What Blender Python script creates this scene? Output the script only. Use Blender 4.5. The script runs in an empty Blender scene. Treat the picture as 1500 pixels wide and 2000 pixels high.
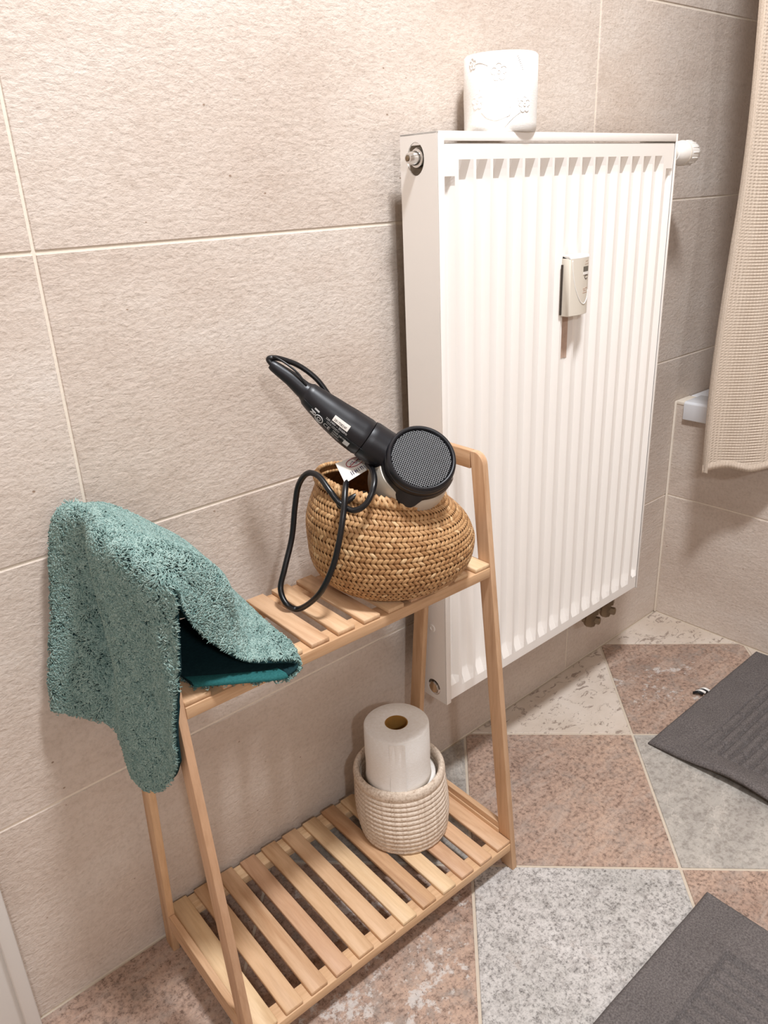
import bpy, bmesh, math, random
import numpy as np
from mathutils import Vector, Matrix
from math import sin, cos, pi, radians, sqrt
random.seed(7); np.random.seed(7)
SC = bpy.context.scene
COL = SC.collection

# ------------------------------------------------------------------ camera
CAM_POS = np.array([-0.2623, -0.7996, 0.9411])
CR = np.array([0.7489034969, -0.6612431698, -0.0436007196])   # image right
CD = np.array([-0.2835623275, -0.2602967858, -0.9229506832])  # image down
CF = np.array([0.5989457060, 0.7035645157, -0.3824408628])    # forward
FPX = 1521.54
cam_data = bpy.data.cameras.new('camera')
cam = bpy.data.objects.new('camera', cam_data)
COL.objects.link(cam)
mw = Matrix.Identity(4)
for k in range(3):
    mw[k][0] = CR[k]; mw[k][1] = -CD[k]; mw[k][2] = -CF[k]; mw[k][3] = CAM_POS[k]
cam.matrix_world = mw
cam_data.sensor_fit = 'VERTICAL'
cam_data.sensor_height = 36.0
cam_data.lens = FPX / 2000.0 * 36.0
cam_data.clip_start = 0.02
SC.camera = cam

# ------------------------------------------------------------------ world, exposure
world = bpy.data.worlds.new('world'); SC.world = world
world.use_nodes = True
world.node_tree.nodes['Background'].inputs[0].default_value = (1.0, 0.95, 0.9, 1)
world.node_tree.nodes['Background'].inputs[1].default_value = 0.05
SC.view_settings.view_transform = 'Standard'
SC.view_settings.look = 'None'
SC.view_settings.gamma = 1.0
SC.view_settings.use_curve_mapping = False
SC.view_settings.exposure = 0.10
LAMP_A = dict(pos=(0.24, -0.66, 2.18), power=34.5, size=0.20, color=(0.92, 0.955, 1.0))
LAMP_C = dict(pos=(-0.62, -1.90, 1.66), power=13.5, size=0.12, color=(0.92, 0.955, 1.0))

# ------------------------------------------------------------------ helpers
WL = {}   # world matrix of every object built here


def ray(x, y):
    return (x - 750) / FPX * CR + (y - 1000) / FPX * CD + CF


def at_depth(x, y, t):
    return CAM_POS + t * ray(x, y)


def on_plane(x, y, axis, v):
    d = ray(x, y)
    return CAM_POS + d * (v - CAM_POS[axis]) / d[axis]


def empty(name, loc, rz=0.0):
    o = bpy.data.objects.new(name, None)
    o.empty_display_size = 0.05
    COL.objects.link(o)
    o.location = loc
    o.rotation_euler = (0, 0, rz)
    WL[o] = Matrix.Translation(Vector(loc)) @ Matrix.Rotation(rz, 4, 'Z')
    return o


def tag(o, label=None, cat=None, group=None, kind=None):
    if label: o['label'] = label
    if cat: o['category'] = cat
    if group: o['group'] = group
    if kind: o['kind'] = kind
    return o


def link_mesh(name, me, mat, parent, world_mat):
    o = bpy.data.objects.new(name, me)
    COL.objects.link(o)
    if mat is not None and not me.materials:
        me.materials.append(mat)
    if parent is not None:
        o.parent = parent
        o.matrix_local = WL[parent].inverted() @ world_mat
    else:
        o.matrix_local = world_mat
    WL[o] = world_mat.copy()
    return o


def part(name, verts, faces, mat, parent=None, smooth=False, frame=None, flat_angle=None, attr=None):
    """mesh from world coordinates (or coordinates of `frame`), origin at its own centre"""
    v = np.asarray(verts, dtype=np.float64)
    c = (v.min(0) + v.max(0)) / 2
    me = bpy.data.meshes.new(name)
    me.from_pydata((v - c).tolist(), [], [tuple(f) for f in faces])
    me.update()
    if smooth:
        me.polygons.foreach_set('use_smooth', [True] * len(me.polygons))
        if flat_angle: me.set_sharp_from_angle(angle=radians(flat_angle))
    if attr is not None:
        a = me.attributes.new('tone', 'FLOAT', 'POINT')
        a.data.foreach_set('value', np.asarray(attr, dtype=np.float32))
    fm = WL[frame] if frame is not None else Matrix.Identity(4)
    return link_mesh(name, me, mat, parent, fm @ Matrix.Translation(Vector(c)))


def bm_part(name, bm, mat, parent=None, smooth=False, frame=None, flat_angle=None):
    bm.verts.ensure_lookup_table()
    bm.normal_update()
    v = [tuple(x.co) for x in bm.verts]
    for i, x in enumerate(bm.verts): x.index = i
    f = [[x.index for x in fa.verts] for fa in bm.faces]
    bm.free()
    return part(name, v, f, mat, parent, smooth, frame, flat_angle)


def box_bm(x0, x1, y0, y1, z0, z1, bev=0.0, seg=2):
    bm = bmesh.new()
    bmesh.ops.create_cube(bm, size=1.0)
    for v in bm.verts:
        v.co = ((x0 + x1) / 2 + v.co.x * (x1 - x0), (y0 + y1) / 2 + v.co.y * (y1 - y0), (z0 + z1) / 2 + v.co.z * (z1 - z0))
    if bev > 0:
        bmesh.ops.bevel(bm, geom=list(bm.edges), offset=bev, segments=seg, affect='EDGES', profile=0.5)
    return bm


def box(name, x0, x1, y0, y1, z0, z1, mat, parent=None, bev=0.0, seg=2, frame=None):
    return bm_part(name, box_bm(x0, x1, y0, y1, z0, z1, bev, seg), mat, parent, smooth=bev > 0, frame=frame, flat_angle=50)


def prism_bm(poly, axis, a0, a1, bev=0.0, seg=2):
    """extrude a 2-D polygon along axis ('x','y','z'); poly gives the two other coords in order"""
    bm = bmesh.new()

    def mk(p, a):
        if axis == 'x': return (a, p[0], p[1])
        if axis == 'y': return (p[0], a, p[1])
        return (p[0], p[1], a)
    b = [bm.verts.new(mk(p, a0)) for p in poly]
    t = [bm.verts.new(mk(p, a1)) for p in poly]
    n = len(poly)
    bm.faces.new(b); bm.faces.new(list(reversed(t)))
    for i in range(n):
        bm.faces.new((b[i], t[i], t[(i + 1) % n], b[(i + 1) % n]))
    bmesh.ops.recalc_face_normals(bm, faces=bm.faces)
    if bev > 0:
        es = [e for e in bm.edges if len(e.link_faces) == 2 and e.calc_face_angle(0) > radians(35)]
        bmesh.ops.bevel(bm, geom=es, offset=bev, segments=seg, affect='EDGES', profile=0.5)
    return bm


def basis(axis):
    a = np.asarray(axis, float); a = a / np.linalg.norm(a)
    h = np.array([0, 0, 1.0]) if abs(a[2]) < 0.9 else np.array([1.0, 0, 0])
    u = np.cross(h, a); u /= np.linalg.norm(u)
    return u, np.cross(a, u), a


def lathe(origin, axis, prof, n=48, close=False):
    """prof: (distance along axis, radius)"""
    u, w, a = basis(axis)
    V, F = [], []
    for d, r in prof:
        for k in range(n):
            t = 2 * pi * k / n
            V.append(np.asarray(origin) + a * d + r * (u * cos(t) + w * sin(t)))
    m = len(prof)
    for i in range(m - 1 + (1 if close else 0)):
        i2 = (i + 1) % m
        for k in range(n):
            k2 = (k + 1) % n
            F.append((i * n + k, i * n + k2, i2 * n + k2, i2 * n + k))
    if not close:
        if prof[0][1] > 0: F.append(tuple(reversed(range(n))))
        if prof[-1][1] > 0: F.append(tuple((m - 1) * n + k for k in range(n)))
    return V, F


def spline(pts, n):
    """Catmull-Rom through pts, n samples per span"""
    P = np.asarray(pts, float)
    P = np.vstack([2 * P[0] - P[1], P, 2 * P[-1] - P[-2]])
    out = []
    for i in range(1, len(P) - 2):
        for k in range(n):
            t = k / n
            out.append(0.5 * ((2 * P[i]) + (-P[i - 1] + P[i + 1]) * t + (2 * P[i - 1] - 5 * P[i] + 4 * P[i + 1] - P[i + 2]) * t * t
                              + (-P[i - 1] + 3 * P[i] - 3 * P[i + 1] + P[i + 2]) * t ** 3))
    out.append(P[-2])
    return np.array(out)


def tube(path, rad, n=8, V=None, F=None, caps=True):
    P = np.asarray(path, float)
    if V is None: V, F = [], []
    R = np.full(len(P), rad) if np.isscalar(rad) else np.asarray(rad, float)
    T = np.gradient(P, axis=0); T /= (np.linalg.norm(T, axis=1)[:, None] + 1e-12)
    h = np.array([0, 0, 1.0]) if abs(T[0][2]) < 0.9 else np.array([1.0, 0, 0])
    u = np.cross(h, T[0]); u /= np.linalg.norm(u)
    base = len(V)
    for i in range(len(P)):
        u = u - T[i] * (u @ T[i]); u /= np.linalg.norm(u)
        w = np.cross(T[i], u)
        for k in range(n):
            t = 2 * pi * k / n
            V.append(P[i] + R[i] * (u * cos(t) + w * sin(t)))
    for i in range(len(P) - 1):
        for k in range(n):
            k2 = (k + 1) % n
            F.append((base + i * n + k, base + i * n + k2, base + (i + 1) * n + k2, base + (i + 1) * n + k))
    if caps:
        F.append(tuple(base + k for k in reversed(range(n))))
        F.append(tuple(base + (len(P) - 1) * n + k for k in range(n)))
    return V, F


def torus(center, R, r, n=64, m=10, sx=1.0):
    V, F = [], []
    for i in range(n):
        a = 2 * pi * i / n
        for k in range(m):
            b = 2 * pi * k / m
            V.append((center[0] + (R + r * cos(b)) * cos(a), center[1] + (R + r * cos(b)) * sin(a), center[2] + r * sx * sin(b)))
    for i in range(n):
        for k in range(m):
            F.append((i * m + k, ((i + 1) % n) * m + k, ((i + 1) % n) * m + (k + 1) % m, i * m + (k + 1) % m))
    return V, F


# ------------------------------------------------------------------ materials
def srgb(r, g, b):
    f = lambda c: (c / 255 / 12.92) if c / 255 <= 0.04045 else ((c / 255 + 0.055) / 1.055) ** 2.4
    return (f(r), f(g), f(b), 1.0)


class NT:
    def __init__(s, name, rough=0.5, spec=0.5, metal=0.0):
        s.m = bpy.data.materials.new(name); s.m.use_nodes = True
        s.t = s.m.node_tree; s.b = s.t.nodes['Principled BSDF']
        s.b.inputs['Roughness'].default_value = rough
        s.b.inputs['Metallic'].default_value = metal
        s.b.inputs['Specular IOR Level'].default_value = spec
        s._c = None

    def n(s, ty, **kw):
        x = s.t.nodes.new(ty)
        for k, v in kw.items():
            if k.startswith('i_'):
                x.inputs[k[2:].replace('_', ' ')].default_value = v
            else: setattr(x, k, v)
        return x

    def l(s, a, b): s.t.links.new(a, b); return s

    def coord(s, kind='Object'):
        if s._c is None: s._c = s.n('ShaderNodeTexCoord')
        return s._c.outputs[kind]

    def mapping(s, scale=(1, 1, 1), rot=(0, 0, 0), rand=0.0, src=None):
        mp = s.n('ShaderNodeMapping')
        mp.inputs['Scale'].default_value = scale
        mp.inputs['Rotation'].default_value = rot
        s.l(src or s.coord(), mp.inputs['Vector'])
        if rand:
            oi = s.n('ShaderNodeObjectInfo')
            vm = s.n('ShaderNodeVectorMath', operation='SCALE')
            cx = s.n('ShaderNodeCombineXYZ')
            for k in range(3): s.l(oi.outputs['Random'], cx.inputs[k])
            s.l(cx.outputs[0], vm.inputs[0]); vm.inputs['Scale'].default_value = rand
            s.l(vm.outputs[0], mp.inputs['Location'])
        return mp.outputs[0]

    def noise(s, vec, scale, detail=4, rough=0.55, dist=0.0):
        x = s.n('ShaderNodeTexNoise')
        x.inputs['Scale'].default_value = scale; x.inputs['Detail'].default_value = detail
        x.inputs['Roughness'].default_value = rough; x.inputs['Distortion'].default_value = dist
        s.l(vec, x.inputs['Vector']); return x.outputs['Fac']

    def ramp(s, fac, stops, interp='LINEAR'):
        x = s.n('ShaderNodeValToRGB'); x.color_ramp.interpolation = interp
        e = x.color_ramp.elements
        while len(e) < len(stops): e.new(0.5)
        for el, (p, c) in zip(e, stops):
            el.position = p; el.color = c if len(c) == 4 else (*c, 1)
        s.l(fac, x.inputs[0]); return x.outputs[0]

    def mix(s, fac, a, b, mode='MIX'):
        x = s.n('ShaderNodeMix', data_type='RGBA', blend_type=mode)
        for sock, v in ((x.inputs[0], fac), (x.inputs[6], a), (x.inputs[7], b)):
            if hasattr(v, 'is_output'): s.l(v, sock)
            else: sock.default_value = v
        return x.outputs[2]

    def math(s, op, a, b=0.0, c=None):
        x = s.n('ShaderNodeMath', operation=op)
        for i, v in enumerate((a, b) if c is None else (a, b, c)):
            if hasattr(v, 'is_output'): s.l(v, x.inputs[i])
            else: x.inputs[i].default_value = v
        return x.outputs[0]

    def color(s, c):
        if hasattr(c, 'is_output'): s.l(c, s.b.inputs['Base Color'])
        else: s.b.inputs['Base Color'].default_value = c
        return s

    def bump(s, h, strength=0.3, dist=0.001):
        x = s.n('ShaderNodeBump')
        x.inputs['Strength'].default_value = strength; x.inputs['Distance'].default_value = dist
        s.l(h, x.inputs['Height']); s.l(x.outputs[0], s.b.inputs['Normal']); return s


def plain(name, c, rough=0.5, spec=0.5, metal=0.0, nz=0.0, nscale=60, bump=0.0):
    t = NT(name, rough, spec, metal)
    v = t.noise(t.mapping(), nscale, 4)
    dark = tuple(x * (1 - nz) for x in c[:3]) + (1,)
    t.color(t.ramp(v, [(0.3, dark), (0.7, c)]))
    if bump: t.bump(v, bump, 0.0008)
    return t.m


def m_wall_tile():
    t = NT('wall_tile_stone', 0.55, 0.35)
    v = t.mapping((1, 1, 1), rand=7.0)
    vs = t.mapping((5, 5, 16), rand=7.0)
    big = t.noise(t.mapping((2.2, 2.2, 5), rand=7.0), 1.6, 3)
    c = t.ramp(big, [(0.3, srgb(203, 187, 174)), (0.52, srgb(213, 199, 187)), (0.75, srgb(219, 208, 198))])
    fine = t.noise(v, 190, 5, 0.65)
    c = t.mix(0.55, c, t.ramp(fine, [(0.28, (0.74, 0.71, 0.68)), (0.5, (1, 1, 1)), (0.72, (1.08, 1.08, 1.08))]), 'MULTIPLY')
    streak = t.noise(vs, 9, 4, 0.6, 0.3)
    c = t.mix(0.45, c, t.ramp(streak, [(0.3, (0.86, 0.83, 0.80)), (0.6, (1, 1, 1))]), 'MULTIPLY')
    vor = t.n('ShaderNodeTexVoronoi'); vor.inputs['Scale'].default_value = 21; vor.inputs['Randomness'].default_value = 1
    t.l(t.mapping((1, 1, 1.5), rand=7.0), vor.inputs['Vector'])
    wob = t.noise(v, 130, 3)
    spot = t.math('ADD', vor.outputs['Distance'], t.math('MULTIPLY', wob, 0.10))
    c = t.mix(t.ramp(spot, [(0.070, (0.8, 0.8, 0.8)), (0.090, (0, 0, 0))]), c, srgb(138, 110, 88))
    t.color(c)
    h = t.math('ADD', t.math('MULTIPLY', fine, 0.6), t.math('MULTIPLY', t.noise(t.mapping((95, 95, 200), rand=7.0), 1, 4, 0.6, 0.4), 0.8))
    t.bump(h, 0.55, 0.0026)
    return t.m


def m_grout(name, c):
    return plain(name, c, 0.85, 0.2, nz=0.08, nscale=200, bump=0.2)


def m_floor(name, kind):
    t = NT(name, 0.42, 0.4)
    v = t.mapping((1, 1, 1), rand=9.0)
    if kind in ('rust', 'patchy'):
        pat = kind == 'patchy'
        a = t.noise(v, 7, 5, 0.6, 0.4)
        c = t.ramp(a, [(0.3, srgb(156, 130, 115)), (0.5, srgb(172, 146, 130)), (0.7, srgb(182, 155, 137))])
        b = t.noise(v, 150, 6, 0.75)
        c = t.mix(0.9, c, t.ramp(b, [(0.36, srgb(158, 148, 144)), (0.5, (1, 1, 1)), (0.62, (1.25, 1.23, 1.2))]), 'MULTIPLY')
        lay = t.noise(t.mapping((3, 12, 1), (0, 0, 0.0), rand=9.0), 4, 6, 0.7, 0.6)
        c = t.mix(t.ramp(lay, [(0.50, (0, 0, 0)), (0.64, (0.5, 0.5, 0.5))]), c, srgb(196, 176, 162))
        g = t.noise(v, 24, 5, 0.75, 0.5)
        c = t.mix(t.ramp(g, [(0.50, (0, 0, 0)), (0.66, (0.7, 0.7, 0.7) if pat else (0.45, 0.45, 0.45))]), c, srgb(150, 140, 132))
        wp = t.noise(v, 6.0, 6, 0.7, 0.6)
        det = t.noise(v, 70, 4, 0.75)
        f = t.math('ADD', wp, t.math('MULTIPLY', t.math('SUBTRACT', det, 0.5), 0.5))
        lo = 0.585 if pat else 0.69
        c = t.mix(t.ramp(f, [(lo, (0, 0, 0)), (lo + 0.06, (0.75, 0.75, 0.75))]), c, srgb(212, 207, 202))
        sp = t.noise(v, 240, 3, 0.7)
        c = t.mix(t.ramp(sp, [(0.60, (0, 0, 0)), (0.68, (0.8, 0.8, 0.8))]), c, srgb(98, 78, 68))
        h = t.math('ADD', b, det)
    elif kind == 'granite':
        a = t.noise(v, 6, 5, 0.65, 0.3)
        c = t.ramp(a, [(0.3, srgb(182, 178, 173)), (0.52, srgb(199, 194, 190)), (0.7, srgb(216, 213, 210))])
        b = t.noise(v, 210, 5, 0.8)
        c = t.mix(0.9, c, t.ramp(b, [(0.36, srgb(140, 137, 136)), (0.5, (1, 1, 1)), (0.62, (1.18, 1.18, 1.18))]), 'MULTIPLY')
        g = t.noise(v, 60, 5, 0.75)
        c = t.mix(0.6, c, t.ramp(g, [(0.36, srgb(190, 186, 184)), (0.52, (1, 1, 1))]), 'MULTIPLY')
        r = t.noise(v, 16, 4, 0.7, 0.4)
        c = t.mix(t.ramp(r, [(0.62, (0, 0, 0)), (0.72, (0.3, 0.3, 0.3))]), c, srgb(160, 138, 122))
        h = b
    elif kind == 'slate':
        a = t.noise(t.mapping((4, 9, 1), (0, 0, 0.5), rand=9.0), 2.2, 7, 0.7, 1.2)
        c = t.ramp(a, [(0.3, srgb(158, 151, 144)), (0.5, srgb(176, 170, 162)), (0.7, srgb(192, 185, 176))])
        ln = t.math('ABSOLUTE', t.math('SUBTRACT', t.noise(t.mapping((1, 1.6, 1), (0, 0, 0.5), rand=4.0), 5, 5, 0.6, 1.0), 0.5))
        c = t.mix(t.ramp(ln, [(0.0, (0.55, 0.55, 0.55)), (0.012, (0, 0, 0))]), c, srgb(204, 196, 186))
        b = t.noise(v, 110, 5, 0.75)
        c = t.mix(0.7, c, t.ramp(b, [(0.35, srgb(188, 183, 180)), (0.55, (1.04, 1.04, 1.04))]), 'MULTIPLY')
        h = t.math('ADD', a, t.math('MULTIPLY', b, 0.6))
    else:  # cream
        a = t.noise(v, 7, 4, 0.6)
        c = t.ramp(a, [(0.3, srgb(200, 184, 168)), (0.55, srgb(216, 203, 190)), (0.75, srgb(222, 212, 202))])
        b = t.noise(t.mapping((1, 1.9, 1), (0, 0, 0.8), rand=9.0), 34, 4, 0.7, 1.2)
        c = t.mix(t.ramp(b, [(0.55, (0, 0, 0)), (0.62, (0.8, 0.8, 0.8))]), c, srgb(140, 122, 110))
        h = b
    t.color(c)
    t.bump(h, 0.35, 0.0025)
    return t.m


def m_wood(name, axis):
    t = NT(name, 0.5, 0.3)
    s = {'x': (1.2, 14, 14), 'y': (14, 1.2, 14), 'z': (14, 14, 1.2)}[axis]
    v = t.mapping(s, rand=40.0)
    a = t.noise(v, 2.2, 5, 0.55, 1.2)
    oi = t.n('ShaderNodeObjectInfo')
    c1 = t.ramp(oi.outputs['Random'], [(0.0, srgb(196, 156, 120)), (0.35, srgb(220, 184, 146)), (0.65, srgb(204, 164, 132)), (1.0, srgb(230, 200, 160))])
    c2 = t.mix(0.8, c1, t.ramp(a, [(0.25, (0.64, 0.51, 0.39)), (0.47, (1, 1, 1)), (0.75, (1.1, 1.08, 1.04))]), 'MULTIPLY')
    s2 = tuple(x * 6 for x in s)
    g = t.noise(t.mapping(s2, rand=40.0), 2.5, 3, 0.6)
    c2 = t.mix(0.35, c2, t.ramp(g, [(0.35, (0.7, 0.6, 0.5)), (0.6, (1, 1, 1))]), 'MULTIPLY')
    vor = t.n('ShaderNodeTexVoronoi'); vor.inputs['Scale'].default_value = 4.3
    sk = {'x': (0.55, 1, 1), 'y': (1, 0.55, 1), 'z': (1, 1, 0.55)}[axis]
    t.l(t.mapping(sk, rand=23.0), vor.inputs['Vector'])
    c2 = t.mix(t.ramp(vor.outputs['Distance'], [(0.015, (0.85, 0.85, 0.85)), (0.03, (0.45, 0.45, 0.45)), (0.045, (0, 0, 0))]), c2, srgb(122, 76, 46))
    t.color(c2); t.bump(g, 0.12, 0.0008)
    return t.m


M = {}
M['tile'] = m_wall_tile()
M['grout'] = m_grout('wall_grout', srgb(236, 224, 208))
M['floor_grout'] = m_grout('floor_grout', srgb(208, 194, 176))
for k in ('rust', 'patchy', 'granite', 'slate', 'cream'): M[k] = m_floor('floor_' + k, k)
for k in 'xyz': M['wood_' + k] = m_wood('pine_' + k, k)
M['paint'] = plain('radiator_enamel', srgb(248, 243, 237), 0.32, 0.5, nz=0.02, nscale=8)
M['paint_in'] = plain('radiator_inside', srgb(150, 138, 122), 0.6, 0.2)
M['chrome'] = plain('chrome', (0.75, 0.74, 0.72, 1), 0.18, 0.5, 1.0)
M['brass'] = plain('aged_brass', srgb(140, 120, 96), 0.42, 0.5, 0.55, nz=0.35, nscale=40)
M['white_plastic'] = plain('white_plastic', srgb(238, 235, 230), 0.35, 0.5)
M['grey_plastic'] = plain('meter_plastic', srgb(222, 214, 200), 0.45, 0.4)
M['lcd'] = plain('lcd', srgb(96, 92, 84), 0.25, 0.5)
M['ink'] = plain('dark_ink', srgb(70, 62, 56), 0.6, 0.2)
M['black'] = plain('black_plastic', srgb(15, 15, 22), 0.40, 0.5, nz=0.25, nscale=300)
M['black_gloss'] = plain('black_gloss', srgb(20, 20, 26), 0.25, 0.5)
M['grille_back'] = plain('matt_black', srgb(12, 12, 15), 0.9, 0.1)
M['cord'] = plain('black_rubber', srgb(15, 15, 18), 0.33, 0.5)
M['silver'] = plain('pale_silver_shell', srgb(205, 196, 182), 0.35, 0.5, 0.15)
M['mesh_wire'] = plain('grille_wire', srgb(134, 134, 136), 0.35, 0.5, 0.5)
M['print'] = plain('white_print', srgb(205, 205, 205), 0.6, 0.2)
M['tag'] = plain('white_tag', srgb(226, 220, 212), 0.6, 0.3)
M['red'] = plain('tag_red', srgb(150, 40, 50), 0.6, 0.2)
M['navy'] = plain('tag_navy', srgb(50, 46, 84), 0.6, 0.2)
M['acrylic'] = plain('white_acrylic', srgb(236, 238, 242), 0.2, 0.5)
M['white_paint'] = plain('white_door_paint', srgb(232, 230, 226), 0.4, 0.4)
M['plaster'] = plain('painted_plaster', srgb(236, 228, 218), 0.8, 0.2, nz=0.03)
M['cardboard'] = plain('cardboard', srgb(172, 128, 66), 0.8, 0.2, nz=0.15)
M['beige_wall'] = plain('plain_beige_tile', srgb(190, 174, 160), 0.5, 0.4, nz=0.06)


def m_paper():
    t = NT('tissue_paper', 0.85, 0.15)
    v = t.noise(t.mapping((1, 1, 3)), 260, 3, 0.6)
    t.color(t.ramp(v, [(0.3, srgb(238, 234, 228)), (0.7, srgb(247, 245, 242))]))
    t.bump(v, 0.25, 0.0008)
    return t.m


M['paper'] = m_paper()


def m_tone(name, stops, rough=0.6, bumpscale=400, bump=0.2, spec=0.3):
    t = NT(name, rough, spec)
    a = t.n('ShaderNodeAttribute'); a.attribute_name = 'tone'
    v = t.noise(t.mapping(), bumpscale, 3)
    c = t.ramp(a.outputs['Fac'], stops)
    c = t.mix(0.5, c, t.ramp(v, [(0.3, (0.75, 0.72, 0.68)), (0.65, (1, 1, 1))]), 'MULTIPLY')
    t.color(c); t.bump(v, bump, 0.0006)
    return t.m


M['seagrass'] = m_tone('seagrass', [(0.0, srgb(150, 106, 66)), (0.4, srgb(184, 140, 96)), (0.75, srgb(202, 160, 114)), (1.0, srgb(226, 192, 148))], 0.5, 500)
M['seagrass_in'] = plain('seagrass_inside', srgb(140, 94, 52), 0.75, 0.2, nz=0.45, nscale=120, bump=0.6)


def m_rope():
    t = NT('cotton_rope', 0.9, 0.1)
    v = t.mapping()
    a = t.noise(v, 280, 4, 0.65)
    c = t.ramp(a, [(0.3, srgb(180, 158, 138)), (0.5, srgb(218, 201, 183)), (0.7, srgb(232, 217, 201))])
    g = t.n('ShaderNodeTexCoord')
    t.color(c); t.bump(a, 0.6, 0.0015)
    return t.m


M['rope'] = m_rope()


def m_towel():
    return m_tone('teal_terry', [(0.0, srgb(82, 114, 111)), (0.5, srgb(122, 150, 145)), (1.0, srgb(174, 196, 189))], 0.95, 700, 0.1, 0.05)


M['towel'] = m_towel()
M['towel_base'] = plain('teal_weave_shaded', srgb(34, 58, 62), 0.95, 0.05, nz=0.25, nscale=300, bump=0.4)  # cloth under the pile, darkened: shade inside the fold put into the colour
M['towel_hem'] = plain('teal_hem', srgb(48, 104, 104), 0.9, 0.05, nz=0.3, nscale=500, bump=0.4)


def m_mat():
    t = NT('grey_terry_mat', 0.95, 0.05)
    v = t.mapping()
    a = t.noise(v, 420, 4, 0.7)
    b = t.noise(v, 22, 4, 0.6)
    c = t.ramp(a, [(0.3, srgb(80, 75, 74)), (0.5, srgb(107, 101, 99)), (0.72, srgb(130, 123, 121))])
    c = t.mix(0.5, c, t.ramp(b, [(0.35, (0.82, 0.82, 0.82)), (0.6, (1, 1, 1))]), 'MULTIPLY')
    t.color(c); t.bump(a, 0.45, 0.0018)
    return t.m


M['mat'] = m_mat()


def m_curtain():
    t = NT('beige_ribbed_fabric', 0.75, 0.2)
    a = t.n('ShaderNodeAttribute'); a.attribute_name = 'tone'      # rib height
    v = t.noise(t.mapping(), 500, 3)
    wv = t.n('ShaderNodeTexWave', wave_type='BANDS', bands_direction='Y')
    wv.inputs['Scale'].default_value = 75; wv.inputs['Distortion'].default_value = 1.0
    t.l(t.mapping(), wv.inputs['Vector'])
    c = t.ramp(v, [(0.3, srgb(208, 191, 172)), (0.7, srgb(232, 217, 202))])
    c = t.mix(0.3, c, t.ramp(wv.outputs['Fac'], [(0.2, (0.72, 0.68, 0.62)), (0.6, (1, 1, 1))]), 'MULTIPLY')
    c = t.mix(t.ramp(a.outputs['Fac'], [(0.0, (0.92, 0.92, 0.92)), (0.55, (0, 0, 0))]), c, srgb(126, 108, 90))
    t.color(c); t.bump(v, 0.3, 0.0008)
    return t.m


M['curtain'] = m_curtain()

# ------------------------------------------------------------------ room shell
TW, TH, GR = 0.8904, 0.3, 0.0032      # wall tile width, height, joint
XC = 1.2282                            # tub front
XR, XL, YF, ZC = 1.93, -1.15, -1.95, 2.2
ZF = 0.0094                            # floor surface

wall_back = box('wall_back', XL - 0.1, XR + 0.1, 0.0012, 0.1, -0.05, ZC + 0.05, M['grout']); tag(wall_back, kind='structure')


def tile_slab(name, x0, x1, z0, z1, y_front, y_back, parent, mat, axis='y'):
    if axis == 'y':
        bm = box_bm(x0, x1, y_front, y_back, z0, z1, 0.0008, 1)
    else:
        bm = box_bm(y_front, y_back, x0, x1, z0, z1, 0.0008, 1)
    return bm_part(name, bm, mat, parent)


cols = [(-TW, 0.0), (0.0, TW), (TW, XR)]
cols = [(XL, -TW)] + cols
for r in range(8):
    z0, z1 = r * TH, min((r + 1) * TH, ZC)
    if z1 - z0 < 0.02: continue
    for c0, c1 in cols:
        tile_slab('wall_tile', c0 + GR / 2, c1 - GR / 2, max(z0, ZF) + GR / 2, z1 - GR / 2, 0.0, 0.009, wall_back, M['tile'])

# tiled tub apron = right wall of the walk-in space
TUB_Z = 0.508
wall_right = box('wall_right', XC + 0.0012, XC + 0.05, -1.75, -0.0005, -0.02, TUB_Z - 0.001, M['grout']); tag(wall_right, kind='structure')
for (z0, z1) in ((ZF, TH), (TH, TUB_Z)):
    for (y0, y1) in ((-TW, 0.0), (-1.75, -TW)):
        tile_slab('wall_tile', y0 + GR / 2, y1 - GR / 2, z0 + GR / 2, z1 - GR / 2, XC, XC + 0.009, wall_right, M['tile'], 'x')
trim_1 = box('trim_1', XC - 0.0035, XC + 0.001, -0.0045, -0.0002, ZF, TUB_Z, M['grout'], bev=0.001); tag(trim_1, kind='structure')
trim_2 = box('trim_2', XC - 0.001, XC + 0.055, -0.022, -0.0004, TUB_Z - 0.006, TUB_Z + 0.001, M['grout'], bev=0.001); tag(trim_2, kind='structure')

wall_far = box('wall_far_right', XR, XR + 0.1, YF - 0.1, 0.1, -0.05, ZC + 0.05, M['beige_wall']); tag(wall_far, kind='structure')
wall_left = box('wall_left', XL - 0.1, XL, YF - 0.1, 0.1, -0.05, ZC + 0.05, M['beige_wall']); tag(wall_left, kind='structure')
wall_front = box('wall_front', XL - 0.1, XR + 0.1, YF - 0.1, YF, -0.05, ZC + 0.05, M['beige_wall']); tag(wall_front, kind='structure')
ceiling = box('ceiling', XL - 0.1, XR + 0.1, YF - 0.1, 0.1, ZC, ZC + 0.08, M['plaster']); tag(ceiling, kind='structure')

# ---- floor: square stone tiles laid at 45 degrees
floor = box('floor', XL - 0.1, XR + 0.1, YF - 0.1, 0.1, -0.06, ZF - 0.0018, M['floor_grout']); tag(floor, kind='structure')
FS, FU, FV, FA = 0.3024, -0.1514, 0.4444, 0.784
FE = np.array([cos(FA), -sin(FA)]); FG = np.array([-sin(FA), -cos(FA)])
FO = np.array([XC, 0.0])


def clip_poly(poly, a, b, c):
    out = []
    for i in range(len(poly)):
        p, q = poly[i], poly[(i + 1) % len(poly)]
        dp, dq = a * p[0] + b * p[1] - c, a * q[0] + b * q[1] - c
        if dp <= 0: out.append(p)
        if dp * dq < 0:
            s = dp / (dp - dq); out.append(p + (q - p) * s)
    return out


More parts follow.
